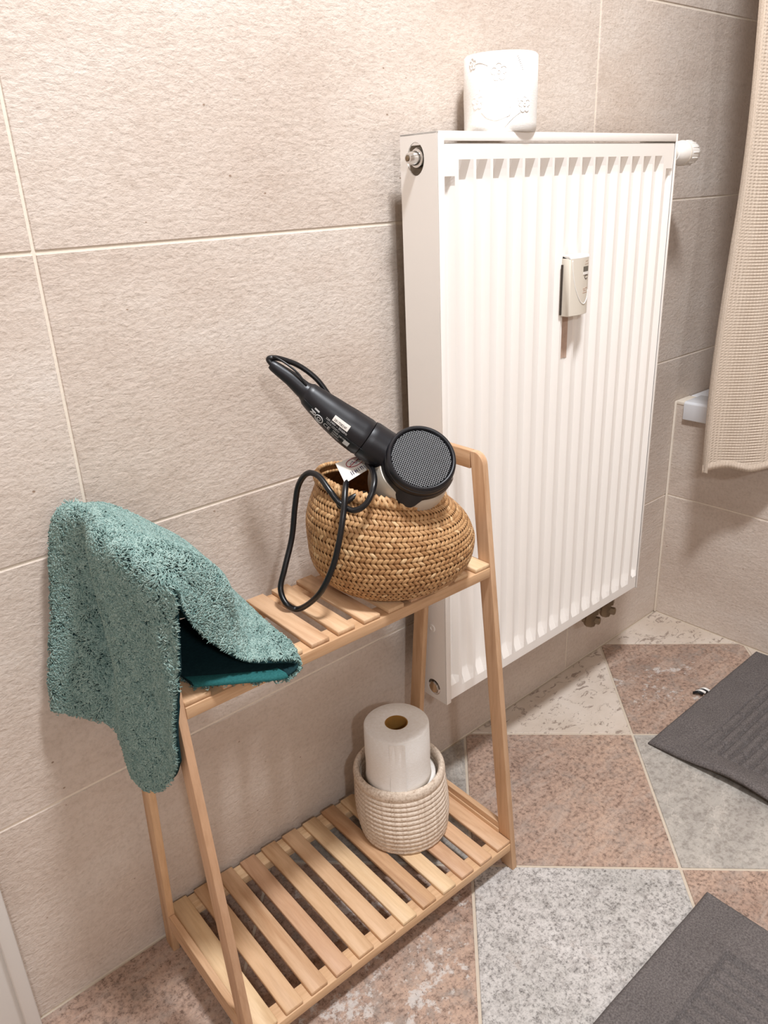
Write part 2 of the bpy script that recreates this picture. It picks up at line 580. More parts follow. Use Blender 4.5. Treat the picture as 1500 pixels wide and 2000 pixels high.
for i in range(-9, 8):
    for j in range(-7, 10):
        g = 0.0022 / FS
        cs = [(i + g, j + g), (i + 1 - g, j + g), (i + 1 - g, j + 1 - g), (i + g, j + 1 - g)]
        poly = [FO + FE * (FU + a * FS) + FG * (FV + b * FS) for a, b in cs]
        for (a, b, c) in ((0, 1, -0.002), (0, -1, -YF - 0.002), (1, 0, XC - 0.002), (-1, 0, -XL - 0.002)):
            if len(poly) > 2: poly = clip_poly(poly, a, b, c)
        if len(poly) < 3: continue
        P = np.array(poly); area = 0.5 * abs(np.dot(P[:, 0], np.roll(P[:, 1], 1)) - np.dot(P[:, 1], np.roll(P[:, 0], 1)))
        if area < 2e-4: continue
        if (i + j) % 2 or (i, j) in ((-3, 1), (-3, 2), (-4, 2), (-4, 1), (-5, 1), (-3, 0)): kind = 'patchy' if (i, j) in ((0, -1), (-2, 1)) else 'rust'
        else:
            kind = {(-1, 1): 'granite', (0, 0): 'slate', (-1, -1): 'cream', (0, -2): 'cream', (-2, 0): 'slate'}.get((i, j), ('granite', 'slate', 'cream')[(i * 5 + j * 3) % 3])
        bm = prism_bm([tuple(p) for p in poly], 'z', ZF - 0.008, ZF, 0.0009, 1)
        bm_part('floor_tile', bm, M[kind], floor)

# ---- white door with its casing, at the left edge of the picture
door = box('door_1', -0.86, -0.198, -0.012, -0.0005, ZF + 0.006, 1.95, M['white_paint'], bev=0.001); tag(door, kind='structure')
box('door_casing', -0.199, -0.182, -0.019, -0.0006, ZF + 0.001, 1.97, M['white_paint'], door, bev=0.002)
box('door_casing', -0.879, -0.862, -0.019, -0.0006, ZF + 0.001, 1.97, M['white_paint'], door, bev=0.002)
box('door_casing', -0.862, -0.199, -0.019, -0.0006, 1.953, 1.97, M['white_paint'], door, bev=0.002)


# ------------------------------------------------------------------ ceiling lamps
def ceiling_lamp(spec, label):
    x, y, z = spec['pos']
    root = empty('ceiling_lamp', (x, y, ZC))
    tag(root, label, 'lamp')
    V, F = lathe((x, y, ZC - 0.0005), (0, 0, -1), [(0, spec['size'] * 0.5 + 0.02), (0.012, spec['size'] * 0.5 + 0.018), (0.014, spec['size'] * 0.5 + 0.006), (0.006, spec['size'] * 0.5 + 0.004)], 40)
    part('lamp_ring', V, F, M['chrome'], root, True, flat_angle=40)
    ld = bpy.data.lights.new('ceiling_light', 'AREA')
    ld.shape = 'DISK'; ld.size = spec['size']; ld.energy = spec['power']; ld.color = spec['color']
    lo = bpy.data.objects.new('bulb', ld); COL.objects.link(lo)
    lo.parent = root; lo.location = (0, 0, -0.018)
    return root


ceiling_lamp(LAMP_A, 'round recessed ceiling lamp straight above the wooden shelf')


def wall_lamp(spec, label):
    """lamp on the wall behind the photographer, above the washbasin"""
    x, y, z = spec['pos']
    root = empty('wall_lamp', (x, YF, z)); tag(root, label, 'lamp')
    V, F = lathe((x, YF + 0.0006, z), (0, 1, 0), [(0, 0.05), (0.012, 0.05), (0.014, 0.03), (0.03, 0.03), (0.032, spec['size'] * 0.5 + 0.012), (0.040, spec['size'] * 0.5 + 0.012), (0.040, spec['size'] * 0.5 + 0.006), (0.034, spec['size'] * 0.5 + 0.004)], 40)
    part('lamp_holder', V, F, M['chrome'], root, True, flat_angle=40)
    ld = bpy.data.lights.new('wall_light', 'AREA')
    ld.shape = 'DISK'; ld.size = spec['size']; ld.energy = spec['power']; ld.color = spec['color']
    lo = bpy.data.objects.new('bulb', ld); COL.objects.link(lo)
    lo.parent = root; lo.location = (0, 0.046, 0); lo.rotation_euler = (radians(90), 0, 0)
    d = Vector((0.3, -0.05, 0.8)) - Vector((x, y, z))
    lo.rotation_euler = d.to_track_quat('-Z', 'Y').to_euler()
    return root


wall_lamp(LAMP_C, 'round wall lamp behind the photographer')


# ------------------------------------------------------------------ radiator
RX0, RX1, RY, RB, RZ0, RZ1 = 0.4405, 0.9660, -0.100, -0.036, 0.2075, 1.0
rad = empty('radiator', (0.70, -0.068, RZ0))
tag(rad, 'cream white fluted panel radiator hanging on the tiled wall', 'radiator')


def plate_holes(name, y0, y1, z0, z1, x0, x1, holes, mat, parent):
    """side plate (normal along x) with round holes"""
    bm = bmesh.new()
    edges = []

    def loop(pts):
        vs = [bm.verts.new((x0, p[0], p[1])) for p in pts]
        for i in range(len(vs)): edges.append(bm.edges.new((vs[i], vs[(i + 1) % len(vs)])))
    loop([(y0, z0), (y1, z0), (y1, z1), (y0, z1)])
    for (hy, hz, ry, rz) in holes:
        loop([(hy + ry * cos(2 * pi * k / 28), hz + rz * sin(2 * pi * k / 28)) for k in range(28)])
    bmesh.ops.triangle_fill(bm, edges=edges, use_beauty=True)
    geom = list(bm.faces)
    ret = bmesh.ops.extrude_face_region(bm, geom=geom)
    for v in ret['geom']:
        if isinstance(v, bmesh.types.BMVert): v.co.x = x1
    bmesh.ops.recalc_face_normals(bm, faces=bm.faces)
    return bm_part(name, bm, mat, parent)


side_l = plate_holes('side_panel', RY + 0.001, RB, RZ0, RZ1, RX0, RX0 + 0.0018, [(-0.0625, 0.9725, 0.0145, 0.0185), (-0.0735, 0.2275, 0.0135, 0.0135)], M['paint'], rad)
box('side_panel', RX1 - 0.0018, RX1, RY + 0.001, RB, RZ0, RZ1, M['paint'], rad)
box('front_flange', RX0, RX0 + 0.0095, RY - 0.0012, RY + 0.0006, RZ0, RZ1, M['paint'], rad, bev=0.0005)
box('front_flange', RX1 - 0.0045, RX1, RY - 0.0012, RY + 0.0006, RZ0 + 0.002, RZ1, M['paint'], rad, bev=0.0005)
# top cover with slots
bm = bmesh.new()
edges = []


def loop_top(pts):
    vs = [bm.verts.new((p[0], p[1], RZ1 - 0.0018)) for p in pts]
    for i in range(len(vs)): edges.append(bm.edges.new((vs[i], vs[(i + 1) % len(vs)])))


loop_top([(RX0, RY - 0.001), (RX1, RY - 0.001), (RX1, RB), (RX0, RB)])
for k in range(22):
    xx = RX0 + 0.035 + k * 0.0215
    loop_top([(xx, -0.085), (xx + 0.008, -0.085), (xx + 0.008, -0.052), (xx, -0.052)])
bmesh.ops.triangle_fill(bm, edges=edges, use_beauty=True)
ret = bmesh.ops.extrude_face_region(bm, geom=list(bm.faces))
for v in ret['geom']:
    if isinstance(v, bmesh.types.BMVert): v.co.z = RZ1 + 0.0004
bmesh.ops.recalc_face_normals(bm, faces=bm.faces)
bm_part('top_cover', bm, M['paint'], rad)
box('top_flange', RX0 + 0.0095, RX1 - 0.0045, RY - 0.0012, RY + 0.0006, RZ1 - 0.0105, RZ1 - 0.0005, M['paint'], rad, bev=0.0005)
box('convector', RX0 + 0.012, RX1 - 0.012, RY + 0.016, RB - 0.004, RZ0 + 0.012, RZ1 - 0.012, M['paint_in'], rad)

# fluted front panel: height field
PX0, PX1, PZ0, PZ1 = RX0 + 0.0105, RX1 - 0.0062, RZ0 + 0.003, RZ1 - 0.0122
NCH = 15
X_first, X_last = 0.4885, 0.9195
pitch = (X_last - X_first) / (NCH - 1)
chans = [(X_first + k * pitch, 0.0105, 0) for k in range(NCH)]
chans = [(X_first - pitch, 0.0085, 1)] + chans + [(X_last + pitch, 0.0070, 1)]
DEP = 0.0088
xs = [PX0, PX0 + 0.0015]
for (cx, hw, e) in chans:
    xs += [cx - hw - 0.0025, cx - hw + 0.0032, cx, cx + hw - 0.0032, cx + hw + 0.0025]
xs += [PX1 - 0.0015, PX1]
xs = sorted(xs)


def xdep(x):
    for (cx, hw, e) in chans:
        d = abs(x - cx)
        if d <= hw - 0.003: return 1.0, e
        if d < hw + 0.0024: return (hw + 0.0024 - d) / 0.0054, e
    return 0.0, 0


zt, zb = PZ1, PZ0
zs = [zb, zb + 0.0015, zb + 0.016, zb + 0.0175, zb + 0.026, zb + 0.038, zb + 0.042] + [zb + 0.10 + 0.09 * k for k in range(7)] + \
     [zt - 0.050, zt - 0.0465, zt - 0.040, zt - 0.036, zt - 0.029, zt - 0.018, zt - 0.0015, zt]
zs = sorted(zs)


def zdep(z, e):
    if not e:
        a = min(max((zt - 0.019 - z) / 0.021, 0), 1); b = min(max((z - zb - 0.0172) / 0.0225, 0), 1)
    else:
        a = min(max((zt - 0.0365 - z) / 0.010, 0), 1); b = min(max((z - zb - 0.0265) / 0.012, 0), 1)
    return min(a, b)


V, F = [], []
for z in zs:
    for x in xs:
        f, e = xdep(x)
        y = RY + 0.0002 + f * zdep(z, e) * DEP
        if x in (PX0, PX1) or z in (zb, zt): y += 0.0016
        V.append((x, y, z))
nx = len(xs)
for i in range(len(zs) - 1):
    for k in range(nx - 1):
        F.append((i * nx + k, i * nx + k + 1, (i + 1) * nx + k + 1, (i + 1) * nx + k))
panel = part('front_panel', V, F, M['paint'], rad, True, flat_angle=14)

# vent plug (upper left), blind plug (lower left), little screw
vy, vz = -0.0625, 0.9735
V, F = lathe((RX0 + 0.012, vy, vz), (-1, 0, 0), [(0, 0.0105), (0.004, 0.0118), (0.0085, 0.0118), (0.011, 0.0105), (0.0115, 0.0085), (0.019, 0.0075), (0.0245, 0.0055), (0.0250, 0.0038), (0.0236, 0.0036)], 24)
vp = part('vent_plug', V, F, M['chrome'], rad, True, flat_angle=35); tag(vp, 'chrome air vent plug')
V, F = lathe((RX0 - 0.0118, vy, vz), (-1, 0, 0), [(0, 0.0033), (0.0022, 0.0030), (0.0026, 0.0016)], 12)
part('vent_screw', V, F, M['brass'], vp, True, flat_angle=35)
V, F = lathe((RX0 + 0.012, -0.0735, 0.2268), (-1, 0, 0), [(0, 0.0100), (0.010, 0.0108), (0.0122, 0.0102), (0.0132, 0.0088)], 8)
tag(part('blind_plug', V, F, M['chrome'], rad), 'chrome hexagonal blanking plug')
V, F = lathe((RX0 - 0.0001, -0.0725, 0.332), (-1, 0, 0), [(0, 0.0062), (0.0010, 0.0058), (0.0012, 0.0030), (0.0002, 0.0022)], 20)
part('screw_boss', V, F, M['paint'], rad, True, flat_angle=35)
# thermostatic knob on the right
ky, kz = -0.068, 0.9745
V, F = lathe((RX1, ky, kz), (1, 0, 0), [(0.046, 0.0125), (0.050, 0.0150), (0.056, 0.0178), (0.074, 0.0190), (0.094, 0.0186), (0.103, 0.0168), (0.109, 0.0125), (0.111, 0.006)], 36)
knob = part('thermostat_knob', V, F, M['white_plastic'], rad, True, flat_angle=40)
V, F = [], []
for k in range(14):
    t = 2 * pi * k / 14
    p = np.array([[RX1 + 0.078 + q, ky + 0.0187 * cos(t), kz + 0.0187 * sin(t)] for q in (0, 0.007, 0.014, 0.019)])
    tube(p, 0.0011, 6, V, F)
part('grip_ridges', V, F, M['white_plastic'], knob, True)
V, F = lathe((RX1 + 0.0705, ky, kz), (1, 0, 0), [(0, 0.0188), (0.0004, 0.0194), (0.0018, 0.0194), (0.0022, 0.0188)], 36)
part('dial_seam', V, F, M['grey_plastic'], knob, True)
V, F = lathe((RX1, ky, kz), (1, 0, 0), [(-0.004, 0.0085), (0.012, 0.0085), (0.013, 0.0125), (0.030, 0.0125), (0.031, 0.0105), (0.048, 0.0105)], 24)
part('valve_stem', V, F, M['white_plastic'], rad, True, flat_angle=35)
# valve block under the panel
vb = None
for (px, rad_) in ((0.872, 0.0125), (0.923, 0.0115)):
    V, F = lathe((px, -0.062, RZ0 + 0.004), (0, 0, -1), [(0, 0.013), (0.016, 0.013), (0.017, rad_ + 0.005), (0.034, rad_ + 0.005), (0.0355, rad_ - 0.001), (0.054, rad_ + 0.001), (0.062, rad_ - 0.002), (0.064, 0.004)], 8)
    b = part('valve_body', V, F, M['brass'], rad, True, flat_angle=30)
    V, F = lathe((px, -0.064, RZ0 - 0.045), (0.45, -1, -0.05), [(-0.016, 0.0085), (0.006, 0.0092), (0.0065, 0.0075), (0.016, 0.0075), (0.018, 0.005), (0.0165, 0.0042)], 6)
    part('valve_spindle', V, F, M['brass'], b, True, flat_angle=30)
V, F = tube(spline([(0.872, -0.062, RZ0 - 0.022), (0.872, -0.03, RZ0 - 0.028), (0.872, -0.0004, RZ0 - 0.03)], 5), 0.007, 10)
part('pipe', V, F, M['brass'], rad, True)
V, F = tube(spline([(0.923, -0.062, RZ0 - 0.022), (0.923, -0.03, RZ0 - 0.028), (0.923, -0.0004, RZ0 - 0.03)], 5), 0.007, 10)
part('pipe', V, F, M['brass'], rad, True)
box('valve_bridge', 0.862, 0.975, -0.066, -0.052, RZ0 - 0.010, RZ0 + 0.010, M['brass'], rad, bev=0.003)
for bx in (0.52, 0.89):
    box('wall_bracket', bx, bx + 0.025, RB - 0.006, -0.0003, 0.86, 0.94, M['paint'], rad, bev=0.001)
# worn strip under the meter: a chipped patch of primer in one flute
V, F = [], []
wx0, wx1 = 0.6945, 0.7130
nz_, nx_ = 14, 6
for i in range(nz_ + 1):
    z = 0.757 - 0.062 * i / nz_
    for k in range(nx_ + 1):
        x = wx0 + (wx1 - wx0) * k / nx_
        f, e = xdep(x)
        V.append((x, RY + 0.0002 + f * DEP - 0.0007, z))
for i in range(nz_):
    for k in range(nx_):
        F.append((i * (nx_ + 1) + k, i * (nx_ + 1) + k + 1, (i + 1) * (nx_ + 1) + k + 1, (i + 1) * (nx_ + 1) + k))
M['wear'] = plain('worn_primer', srgb(206, 178, 160), 0.6, 0.2, nz=0.2, nscale=90)
tag(part('worn_paint', V, F, M['wear'], rad, True), 'dull pinkish worn paint strip below the heat meter')

# ------------------------------------------------------------------ heat meter on the radiator
MX0, MX1, MZ0, MZ1 = 0.6845, 0.7305, 0.760, 0.8395
MYB, MYF = RY - 0.0004, RY - 0.0135
met = empty('heat_meter', ((MX0 + MX1) / 2, MYB, MZ0))
tag(met, 'pale grey heat meter with small display clipped to the radiator front', 'meter')
bow = lambda x: 0.0042 * (1 - ((x - (MX0 + MX1) / 2) / ((MX1 - MX0) / 2)) ** 2)
prof = [(MX0, MYB), (MX1, MYB)] + [(MX1 - (MX1 - MX0) * k / 14, MYF - bow(MX1 - (MX1 - MX0) * k / 14)) for k in range(15)]
bm = prism_bm(prof, 'z', MZ0, MZ1, 0.0008, 1)
for v in bm.verts:                       # the top slopes back
    if v.co.z > MZ1 - 0.002 and v.co.y > MYF + 0.004: v.co.z += 0.004
house = bm_part('housing', bm, M['grey_plastic'], met, True, flat_angle=40)
bm = prism_bm(prof, 'z', MZ1 - 0.0005, MZ1 + 0.0045, 0.001, 1)
for v in bm.verts:
    if v.co.y < MYF + 0.001: v.co.z -= 0.004 * (v.co.z > MZ1 + 0.002)
tag(bm_part('cap', bm, M['white_plastic'], met, True, flat_angle=40), 'white top cap')
box('back_plate', MX0 - 0.002, MX1 - 0.004, RY - 0.0030, RY - 0.0005, MZ0 + 0.002, MZ1 - 0.008, M['ink'], met)


def meter_pt(u, w, off=0.0003):
    x = MX0 + (MX1 - MX0) * u
    return (x, MYF - bow(x) - off, MZ0 + (MZ1 - MZ0) * w)


def meter_patch(u0, u1, w0, w1, off, n=6):
    V, F = [], []
    for i in range(n + 1):
        u = u0 + (u1 - u0) * i / n
        V += [meter_pt(u, w0, off), meter_pt(u, w1, off), meter_pt(u, w0, -0.0005), meter_pt(u, w1, -0.0005)]
    for i in range(n):
        a = i * 4; b = a + 4
        F += [(a, b, b + 1, a + 1), (a + 2, a, a + 1, a + 3), (a, a + 2, b + 2, b), (a + 1, b + 1, b + 3, a + 3)]
    return V, F


V, F = meter_patch(0.60, 0.93, 0.755, 0.845, 0.0003); tag(part('display', V, F, M['lcd'], met), 'dark grey display window')
V, F = meter_patch(0.60, 0.95, 0.705, 0.75, 0.0008); part('light_bar', V, F, M['white_plastic'], met)
V, F = tube(spline([meter_pt(0.10, 0.97, 0), meter_pt(0.14, 0.75, 0), meter_pt(0.26, 0.48, 0), meter_pt(0.48, 0.26, 0), meter_pt(0.72, 0.19, 0), meter_pt(0.92, 0.27, 0), meter_pt(0.99, 0.42, 0)], 8), 0.0008, 6)
part('swoosh_rib', V, F, M['white_plastic'], met, True)
V, F = tube(spline([meter_pt(0.90, 0.685, 0), meter_pt(0.74, 0.69, 0), meter_pt(0.70, 0.655, 0), meter_pt(0.78, 0.625, 0), meter_pt(0.88, 0.64, 0)], 6), 0.0006, 6)
part('curl_mark', V, F, M['ink'], met, True)
V, F = [], []
for (u, w, du) in ((0.72, 0.925, 0.06), (0.80, 0.93, 0.07), (0.68, 0.875, 0.03), (0.73, 0.878, 0.04), (0.80, 0.88, 0.05), (0.88, 0.885, 0.05),
                   (0.62, 0.45, 0.13), (0.77, 0.46, 0.16), (0.64, 0.42, 0.2), (0.62, 0.38, 0.28)):
    v, f = meter_patch(u, u + du, w, w + 0.014, 0.0002, 2)
    o = len(V); V += v; F += [tuple(q + o for q in ff) for ff in f]
tag(part('print', V, F, M['wear'], met), kind='stuff')


# ------------------------------------------------------------------ toilet rolls
def toilet_roll(cx, cy, z0, r, h, label, cat='toilet roll', flare=0.0, loose=None, core=True):
    root = empty('toilet_roll', (cx, cy, z0)); tag(root, label, cat, 'white toilet rolls')
    rc = 0.0165
    prof = [(0.0, rc), (0.0, r + flare - 0.0015), (0.0015, r + flare), (h * 0.12, r + flare * 0.4), (h * 0.25, r), (h * 0.5, r + 0.0006), (h - 0.002, r), (h, r - 0.0022), (h + 0.0006, rc + 0.006), (h - 0.0003, rc)]
    V, F = lathe((cx, cy, z0), (0, 0, 1), prof, 64, close=True)
    part('paper', V, F, M['paper'], root, True, flat_angle=60)
    V, F = lathe((cx, cy, z0), (0, 0, 1), [(0.0005, rc), (h - 0.001, rc), (h - 0.001, rc - 0.0012), (0.0005, rc - 0.0012)], 40, close=True)
    part('core', V, F, M['cardboard'], root, True, flat_angle=40)
    if loose is not None:                     # free sheet end lying against the roll
        a0, a1 = loose
        V, F = [], []
        n = 14
        for i in range(n + 1):
            a = a0 + (a1 - a0) * i / n
            lift = 0.0004 + 0.0016 * (max(0, i - n * 0.6) / (n * 0.4)) ** 2
            for z in (0.004, h * 0.4, h * 0.75, h - 0.003):
                wob = 0.0004 * sin(z * 300 + i)
                V.append((cx + (r + lift + wob + flare * max(0, 1 - z / (h * .25))) * cos(a), cy + (r + lift + wob + flare * max(0, 1 - z / (h * .25))) * sin(a), z0 + z))
        for i in range(n):
            for k in range(3): F.append((i * 4 + k, (i + 1) * 4 + k, (i + 1) * 4 + k + 1, i * 4 + k + 1))
        part('sheet_end', V, F, M['paper'], root, True)
    return root


def view_angle(cx, cy):
    return math.atan2(CAM_POS[1] - cy, CAM_POS[0] - cx)


r1 = toilet_roll(0.594, -0.061, RZ1 + 0.0006, 0.0462, 0.0885, 'embossed white toilet roll standing on top of the radiator')
va = view_angle(0.594, -0.061)
V, F = [], []


def emb(pts, rr=0.00055):
    p = []
    for (a, z) in pts:      # a: metres along the surface, z: height
        t = va + a / 0.0462
        p.append((0.594 + 0.0464 * cos(t), -0.061 + 0.0464 * sin(t), RZ1 + z))
    tube(spline(p, 4), rr, 5, V, F)


def flower(a0, z0, s):
    for k in range(5):
        t = 2 * pi * k / 5 + 0.4
        c = (a0 + 0.62 * s * cos(t), z0 + 0.62 * s * sin(t))
        emb([(c[0] + 0.42 * s * cos(t + q), c[1] + 0.42 * s * sin(t + q)) for q in (-2.0, -1.0, 0, 1.0, 2.0)])
    emb([(a0 + 0.2 * s * cos(q), z0 + 0.2 * s * sin(q)) for q in np.linspace(0, 6.0, 8)])


flower(-0.002, 0.066, 0.0095); flower(0.032, 0.030, 0.0085); flower(-0.030, 0.036, 0.0085); flower(-0.038, 0.078, 0.006)
emb([(-0.012, 0.067), (-0.022, 0.058), (-0.027, 0.047)]); emb([(0.026, 0.022), (0.014, 0.014), (0.006, 0.006)])
emb([(0.010, 0.018), (-0.004, 0.014), (-0.016, 0.017), (-0.024, 0.024)]); emb([(0.012, 0.030), (0.013, 0.024), (0.011, 0.018)])
emb([(-0.016, 0.074), (-0.026, 0.078), (-0.034, 0.077)]); emb([(0.006, 0.052), (-0.006, 0.050), (0.012, 0.050)])
for k in range(9): emb([(0.014 + 0.0012 * k, 0.052 - 0.0026 * k), (0.016 + 0.0012 * k, 0.053 - 0.0026 * k)], 0.0004)
for k in range(8): emb([(0.020 + 0.001 * k, 0.082 - 0.002 * k), (0.022 + 0.001 * k, 0.083 - 0.002 * k)], 0.0004)
tag(part('embossed_flowers', V, F, M['paper'], r1, True), kind='stuff')

# ------------------------------------------------------------------ slatted wooden shelf
RZR = radians(-1.6)
shelf = empty('slatted_shelf', (0.0, -0.0075, ZF), RZR)
tag(shelf, 'light pine two-tier slatted shelf with leaning legs against the wall', 'shelf')


def SL(lx, ly, z):
    return WL[shelf] @ Vector((lx, ly, z - ZF))


yf = lambda z: -0.2385 + 0.102 * z
yb = lambda z: -0.0015 - 0.092 * z
LWID, ZT = 0.0225, 0.637
for (x0, x1) in ((-0.0142, -0.0050), (0.4220, 0.4312)):
    def arc(cy, cz, r, t0, t1, n=6): return [(cy + r * cos(radians(t0 + (t1 - t0) * k / n)), cz + r * sin(radians(t0 + (t1 - t0) * k / n)) - ZF) for k in range(n + 1)]
    rr = 0.016
    pf = [(yf(ZF), 0), (yf(ZF) + LWID, 0), (yf(ZT) + LWID, ZT - ZF)] + arc(yf(ZT) + rr, ZT - rr, rr, 90, 176)
    bm_part('leg', prism_bm(pf, 'x', x0, x1, 0.0010, 2), M['wood_z'], shelf, True, shelf, 40)
    pb = [(yb(ZF), 0), (yb(ZF) - LWID, 0), (yb(ZT) - LWID, ZT - ZF)] + arc(yb(ZT) - rr, ZT - rr, rr, 90, 4)
    bm_part('leg', prism_bm(pb, 'x', x0, x1, 0.0010, 2), M['wood_z'], shelf, True, shelf, 40)
    box('top_bar', x0 + 0.0002, x1 - 0.0002, yf(ZT) + LWID + 0.0002, yb(ZT) - LWID - 0.0002, ZT - 0.0235 - ZF, ZT - ZF, M['wood_y'], shelf, 0.0008, frame=shelf)
    for (za, zb2) in ((0.052, 0.0795), (0.4760, 0.4880)):
        pr = [(yf(za) + LWID, za - ZF), (yb(za) - LWID, za - ZF), (yb(zb2) - LWID, zb2 - ZF), (yf(zb2) + LWID, zb2 - ZF)]
        bm_part('side_rail', prism_bm(pr, 'x', x0 + 0.0003, x1 - 0.0003, 0.0008, 1), M['wood_y'], shelf, True, shelf, 40)
    if x0 > 0: box('groove_lip', x0 - 0.0022, x0, yf(0.06) + LWID, yb(0.06) - LWID, 0.0515 - ZF, 0.0700 - ZF, M['wood_y'], shelf, 0.0005, frame=shelf)

tiers = [dict(zt=0.0632, yfr=-0.2315, ybk=0.0005, x=0.0, p=0.03590), dict(zt=0.4937, yfr=-0.1865, ybk=-0.0490, x=0.0012, p=0.03590)]
for ti, T in enumerate(tiers):
    zt_, y0, y1 = T['zt'] - ZF, T['yfr'], T['ybk']
    ths = 0.0056
    for (a, b) in ((y0 - 0.0012, y0 + 0.0235), (y1 - 0.0235, y1 + 0.0008)):
        box('rail', -0.0046, 0.4216, a, b, zt_ - 0.0192, zt_ - ths - 0.0001, M['wood_x'], shelf, 0.0008, frame=shelf)
    meshes = []
    for k in range(12):
        xa = T['x'] + T['p'] * k
        xb = xa + 0.0237
        if k == 0: xa, xb = -0.0046, 0.0241
        if k == 11: xb = 0.4214
        # lower tier: end slats are cut around nothing, they sit between the side rails
        jit = random.uniform(-0.0012, 0.0012)
        if k in (0, 11) or not meshes:
            o = box('slat', xa, xb, y0 + (0.0 if k else 0), y1, zt_ - ths, zt_, M['wood_y'], shelf, 0.0007, 1, frame=shelf)
            if k == 1: meshes.append(o.data)
        else:
            wm = WL[shelf] @ Matrix.Translation(Vector(((xa + xb) / 2, (y0 + y1) / 2 + jit, zt_ - ths / 2)))
            o = link_mesh('slat', meshes[0], None, shelf, wm)

TOP_Z, LOW_Z = 0.4937, 0.0632

# ------------------------------------------------------------------ rope basket with two rolls
rb_c = np.array([0.3290, -0.1185]); RB_Z = LOW_Z + 0.0004
basket2 = empty('rope_basket', (rb_c[0], rb_c[1], RB_Z))
tag(basket2, 'small cream coiled rope basket on the lower shelf', 'basket')
NC, rr = 12, 0.0046
zz = RB_Z + rr
tops = None
for k in range(NC):
    R = 0.0605 + 0.0042 * sin(min(1, k / 5) * pi / 2) - 0.0022 * max(0, (k - 7)) / 5
    c = (rb_c[0] + 0.0003 * k, rb_c[1] + 0.0009 * k, zz)
    n = 96
    V, F = torus(c, R, rr * (1.03 if k else 1.0), n, 8)
    V = np.array(V)
    for i in range(n):                       # twist of the strands
        for m_ in range(8):
            idx = i * 8 + m_
            f = 1 + 0.05 * sin(i * 2 * pi / 2.6 + m_ * pi / 4)
            cen = np.array([c[0] + R * cos(2 * pi * i / n), c[1] + R * sin(2 * pi * i / n), c[2]])
            V[idx] = cen + (V[idx] - cen) * f
    part('rope_coil', V, F, M['rope'], basket2, True)
    zz += 0.0071
V, F = torus((rb_c[0] + 0.0036, rb_c[1] + 0.0112, zz + 0.0035), 0.0625, 0.0052, 96, 10, 1.9)
tag(part('rim', V, F, M['rope'], basket2, True), 'thick smooth top rim')
RIM2 = zz + 0.0035
V, F = lathe((rb_c[0], rb_c[1], RB_Z + 0.001), (0, 0, 1), [(0, 0.0005), (0.0, 0.058), (0.003, 0.058), (0.004, 0.0005)], 48)
part('bottom', V, F, M['rope'], basket2, True, flat_angle=40)
rl = toilet_roll(0.3330, -0.1160, RB_Z + 0.0055, 0.0472, 0.0890, 'white toilet roll sunk in the rope basket under another roll')
ru = toilet_roll(0.3235, -0.1165, RB_Z + 0.0955, 0.0462, 0.0890, 'white toilet roll with a loose sheet end standing up out of the rope basket', flare=0.0015,
                 loose=(view_angle(0.3235, -0.1165) - 0.25, view_angle(0.3235, -0.1165) + 0.22))


# ------------------------------------------------------------------ seagrass basket
bc = np.array([0.3090, -0.1400]); BZ = TOP_Z + 0.0004
sea = empty('woven_basket', (bc[0], bc[1], BZ))
tag(sea, 'round brown woven seagrass belly basket on the upper shelf', 'basket')
bprof = [(0.0, 0.060), (0.003, 0.072), (0.012, 0.085), (0.028, 0.0965), (0.046, 0.1010), (0.064, 0.1005), (0.082, 0.0975), (0.097, 0.0910), (0.110, 0.0830), (0.121, 0.0765), (0.130, 0.0735)]
bp = spline([(r, z) for z, r in bprof], 8)       # (r, z)
seg = np.r_[0, np.cumsum(np.linalg.norm(np.diff(bp, axis=0), axis=1))]
SLEN = seg[-1]


def bsurf(th, s, off=0.0):
    """point of the basket surface: angle, arc length; the mouth dips to the right and front"""
    s = min(max(s, 0.0), SLEN)
    r = np.interp(s, seg, bp[:, 0]); z = np.interp(s, seg, bp[:, 1])
    k = min(max((z - 0.055) / 0.075, 0), 1)
    z2 = z + k * (0.017 * cos(th - radians(160)) - 0.004)
    sh = k * 0.010
    r2 = r + off + 0.0015 * sin(3 * th + 1) * k
    return np.array([bc[0] + r2 * cos(th) - sh, bc[1] + r2 * sin(th) + sh * 0.3, BZ + z2])


# inner shell (dark) just under the weave
V, F = [], []
NT_, NS_ = 72, 28
for i in range(NS_ + 1):
    for k in range(NT_): V.append(bsurf(2 * pi * k / NT_, SLEN * i / NS_, -0.0016))
for i in range(NS_):
    for k in range(NT_): F.append((i * NT_ + k, i * NT_ + (k + 1) % NT_, (i + 1) * NT_ + (k + 1) % NT_, (i + 1) * NT_ + k))
F.append(tuple(reversed(range(NT_))))
part('body', V, F, M['seagrass_in'], sea, True)
# twill weave: floats in two diagonal directions
V, F, TN = [], [], []
Rm = 0.0945
circ = 2 * pi * Rm
cell = circ / 56 / sqrt(2) * 0.98       # strand width on the belt
nA = 96
step = circ / nA                          # diagonal lattice period round the basket
rows = int(SLEN / (step / 2)) + 1


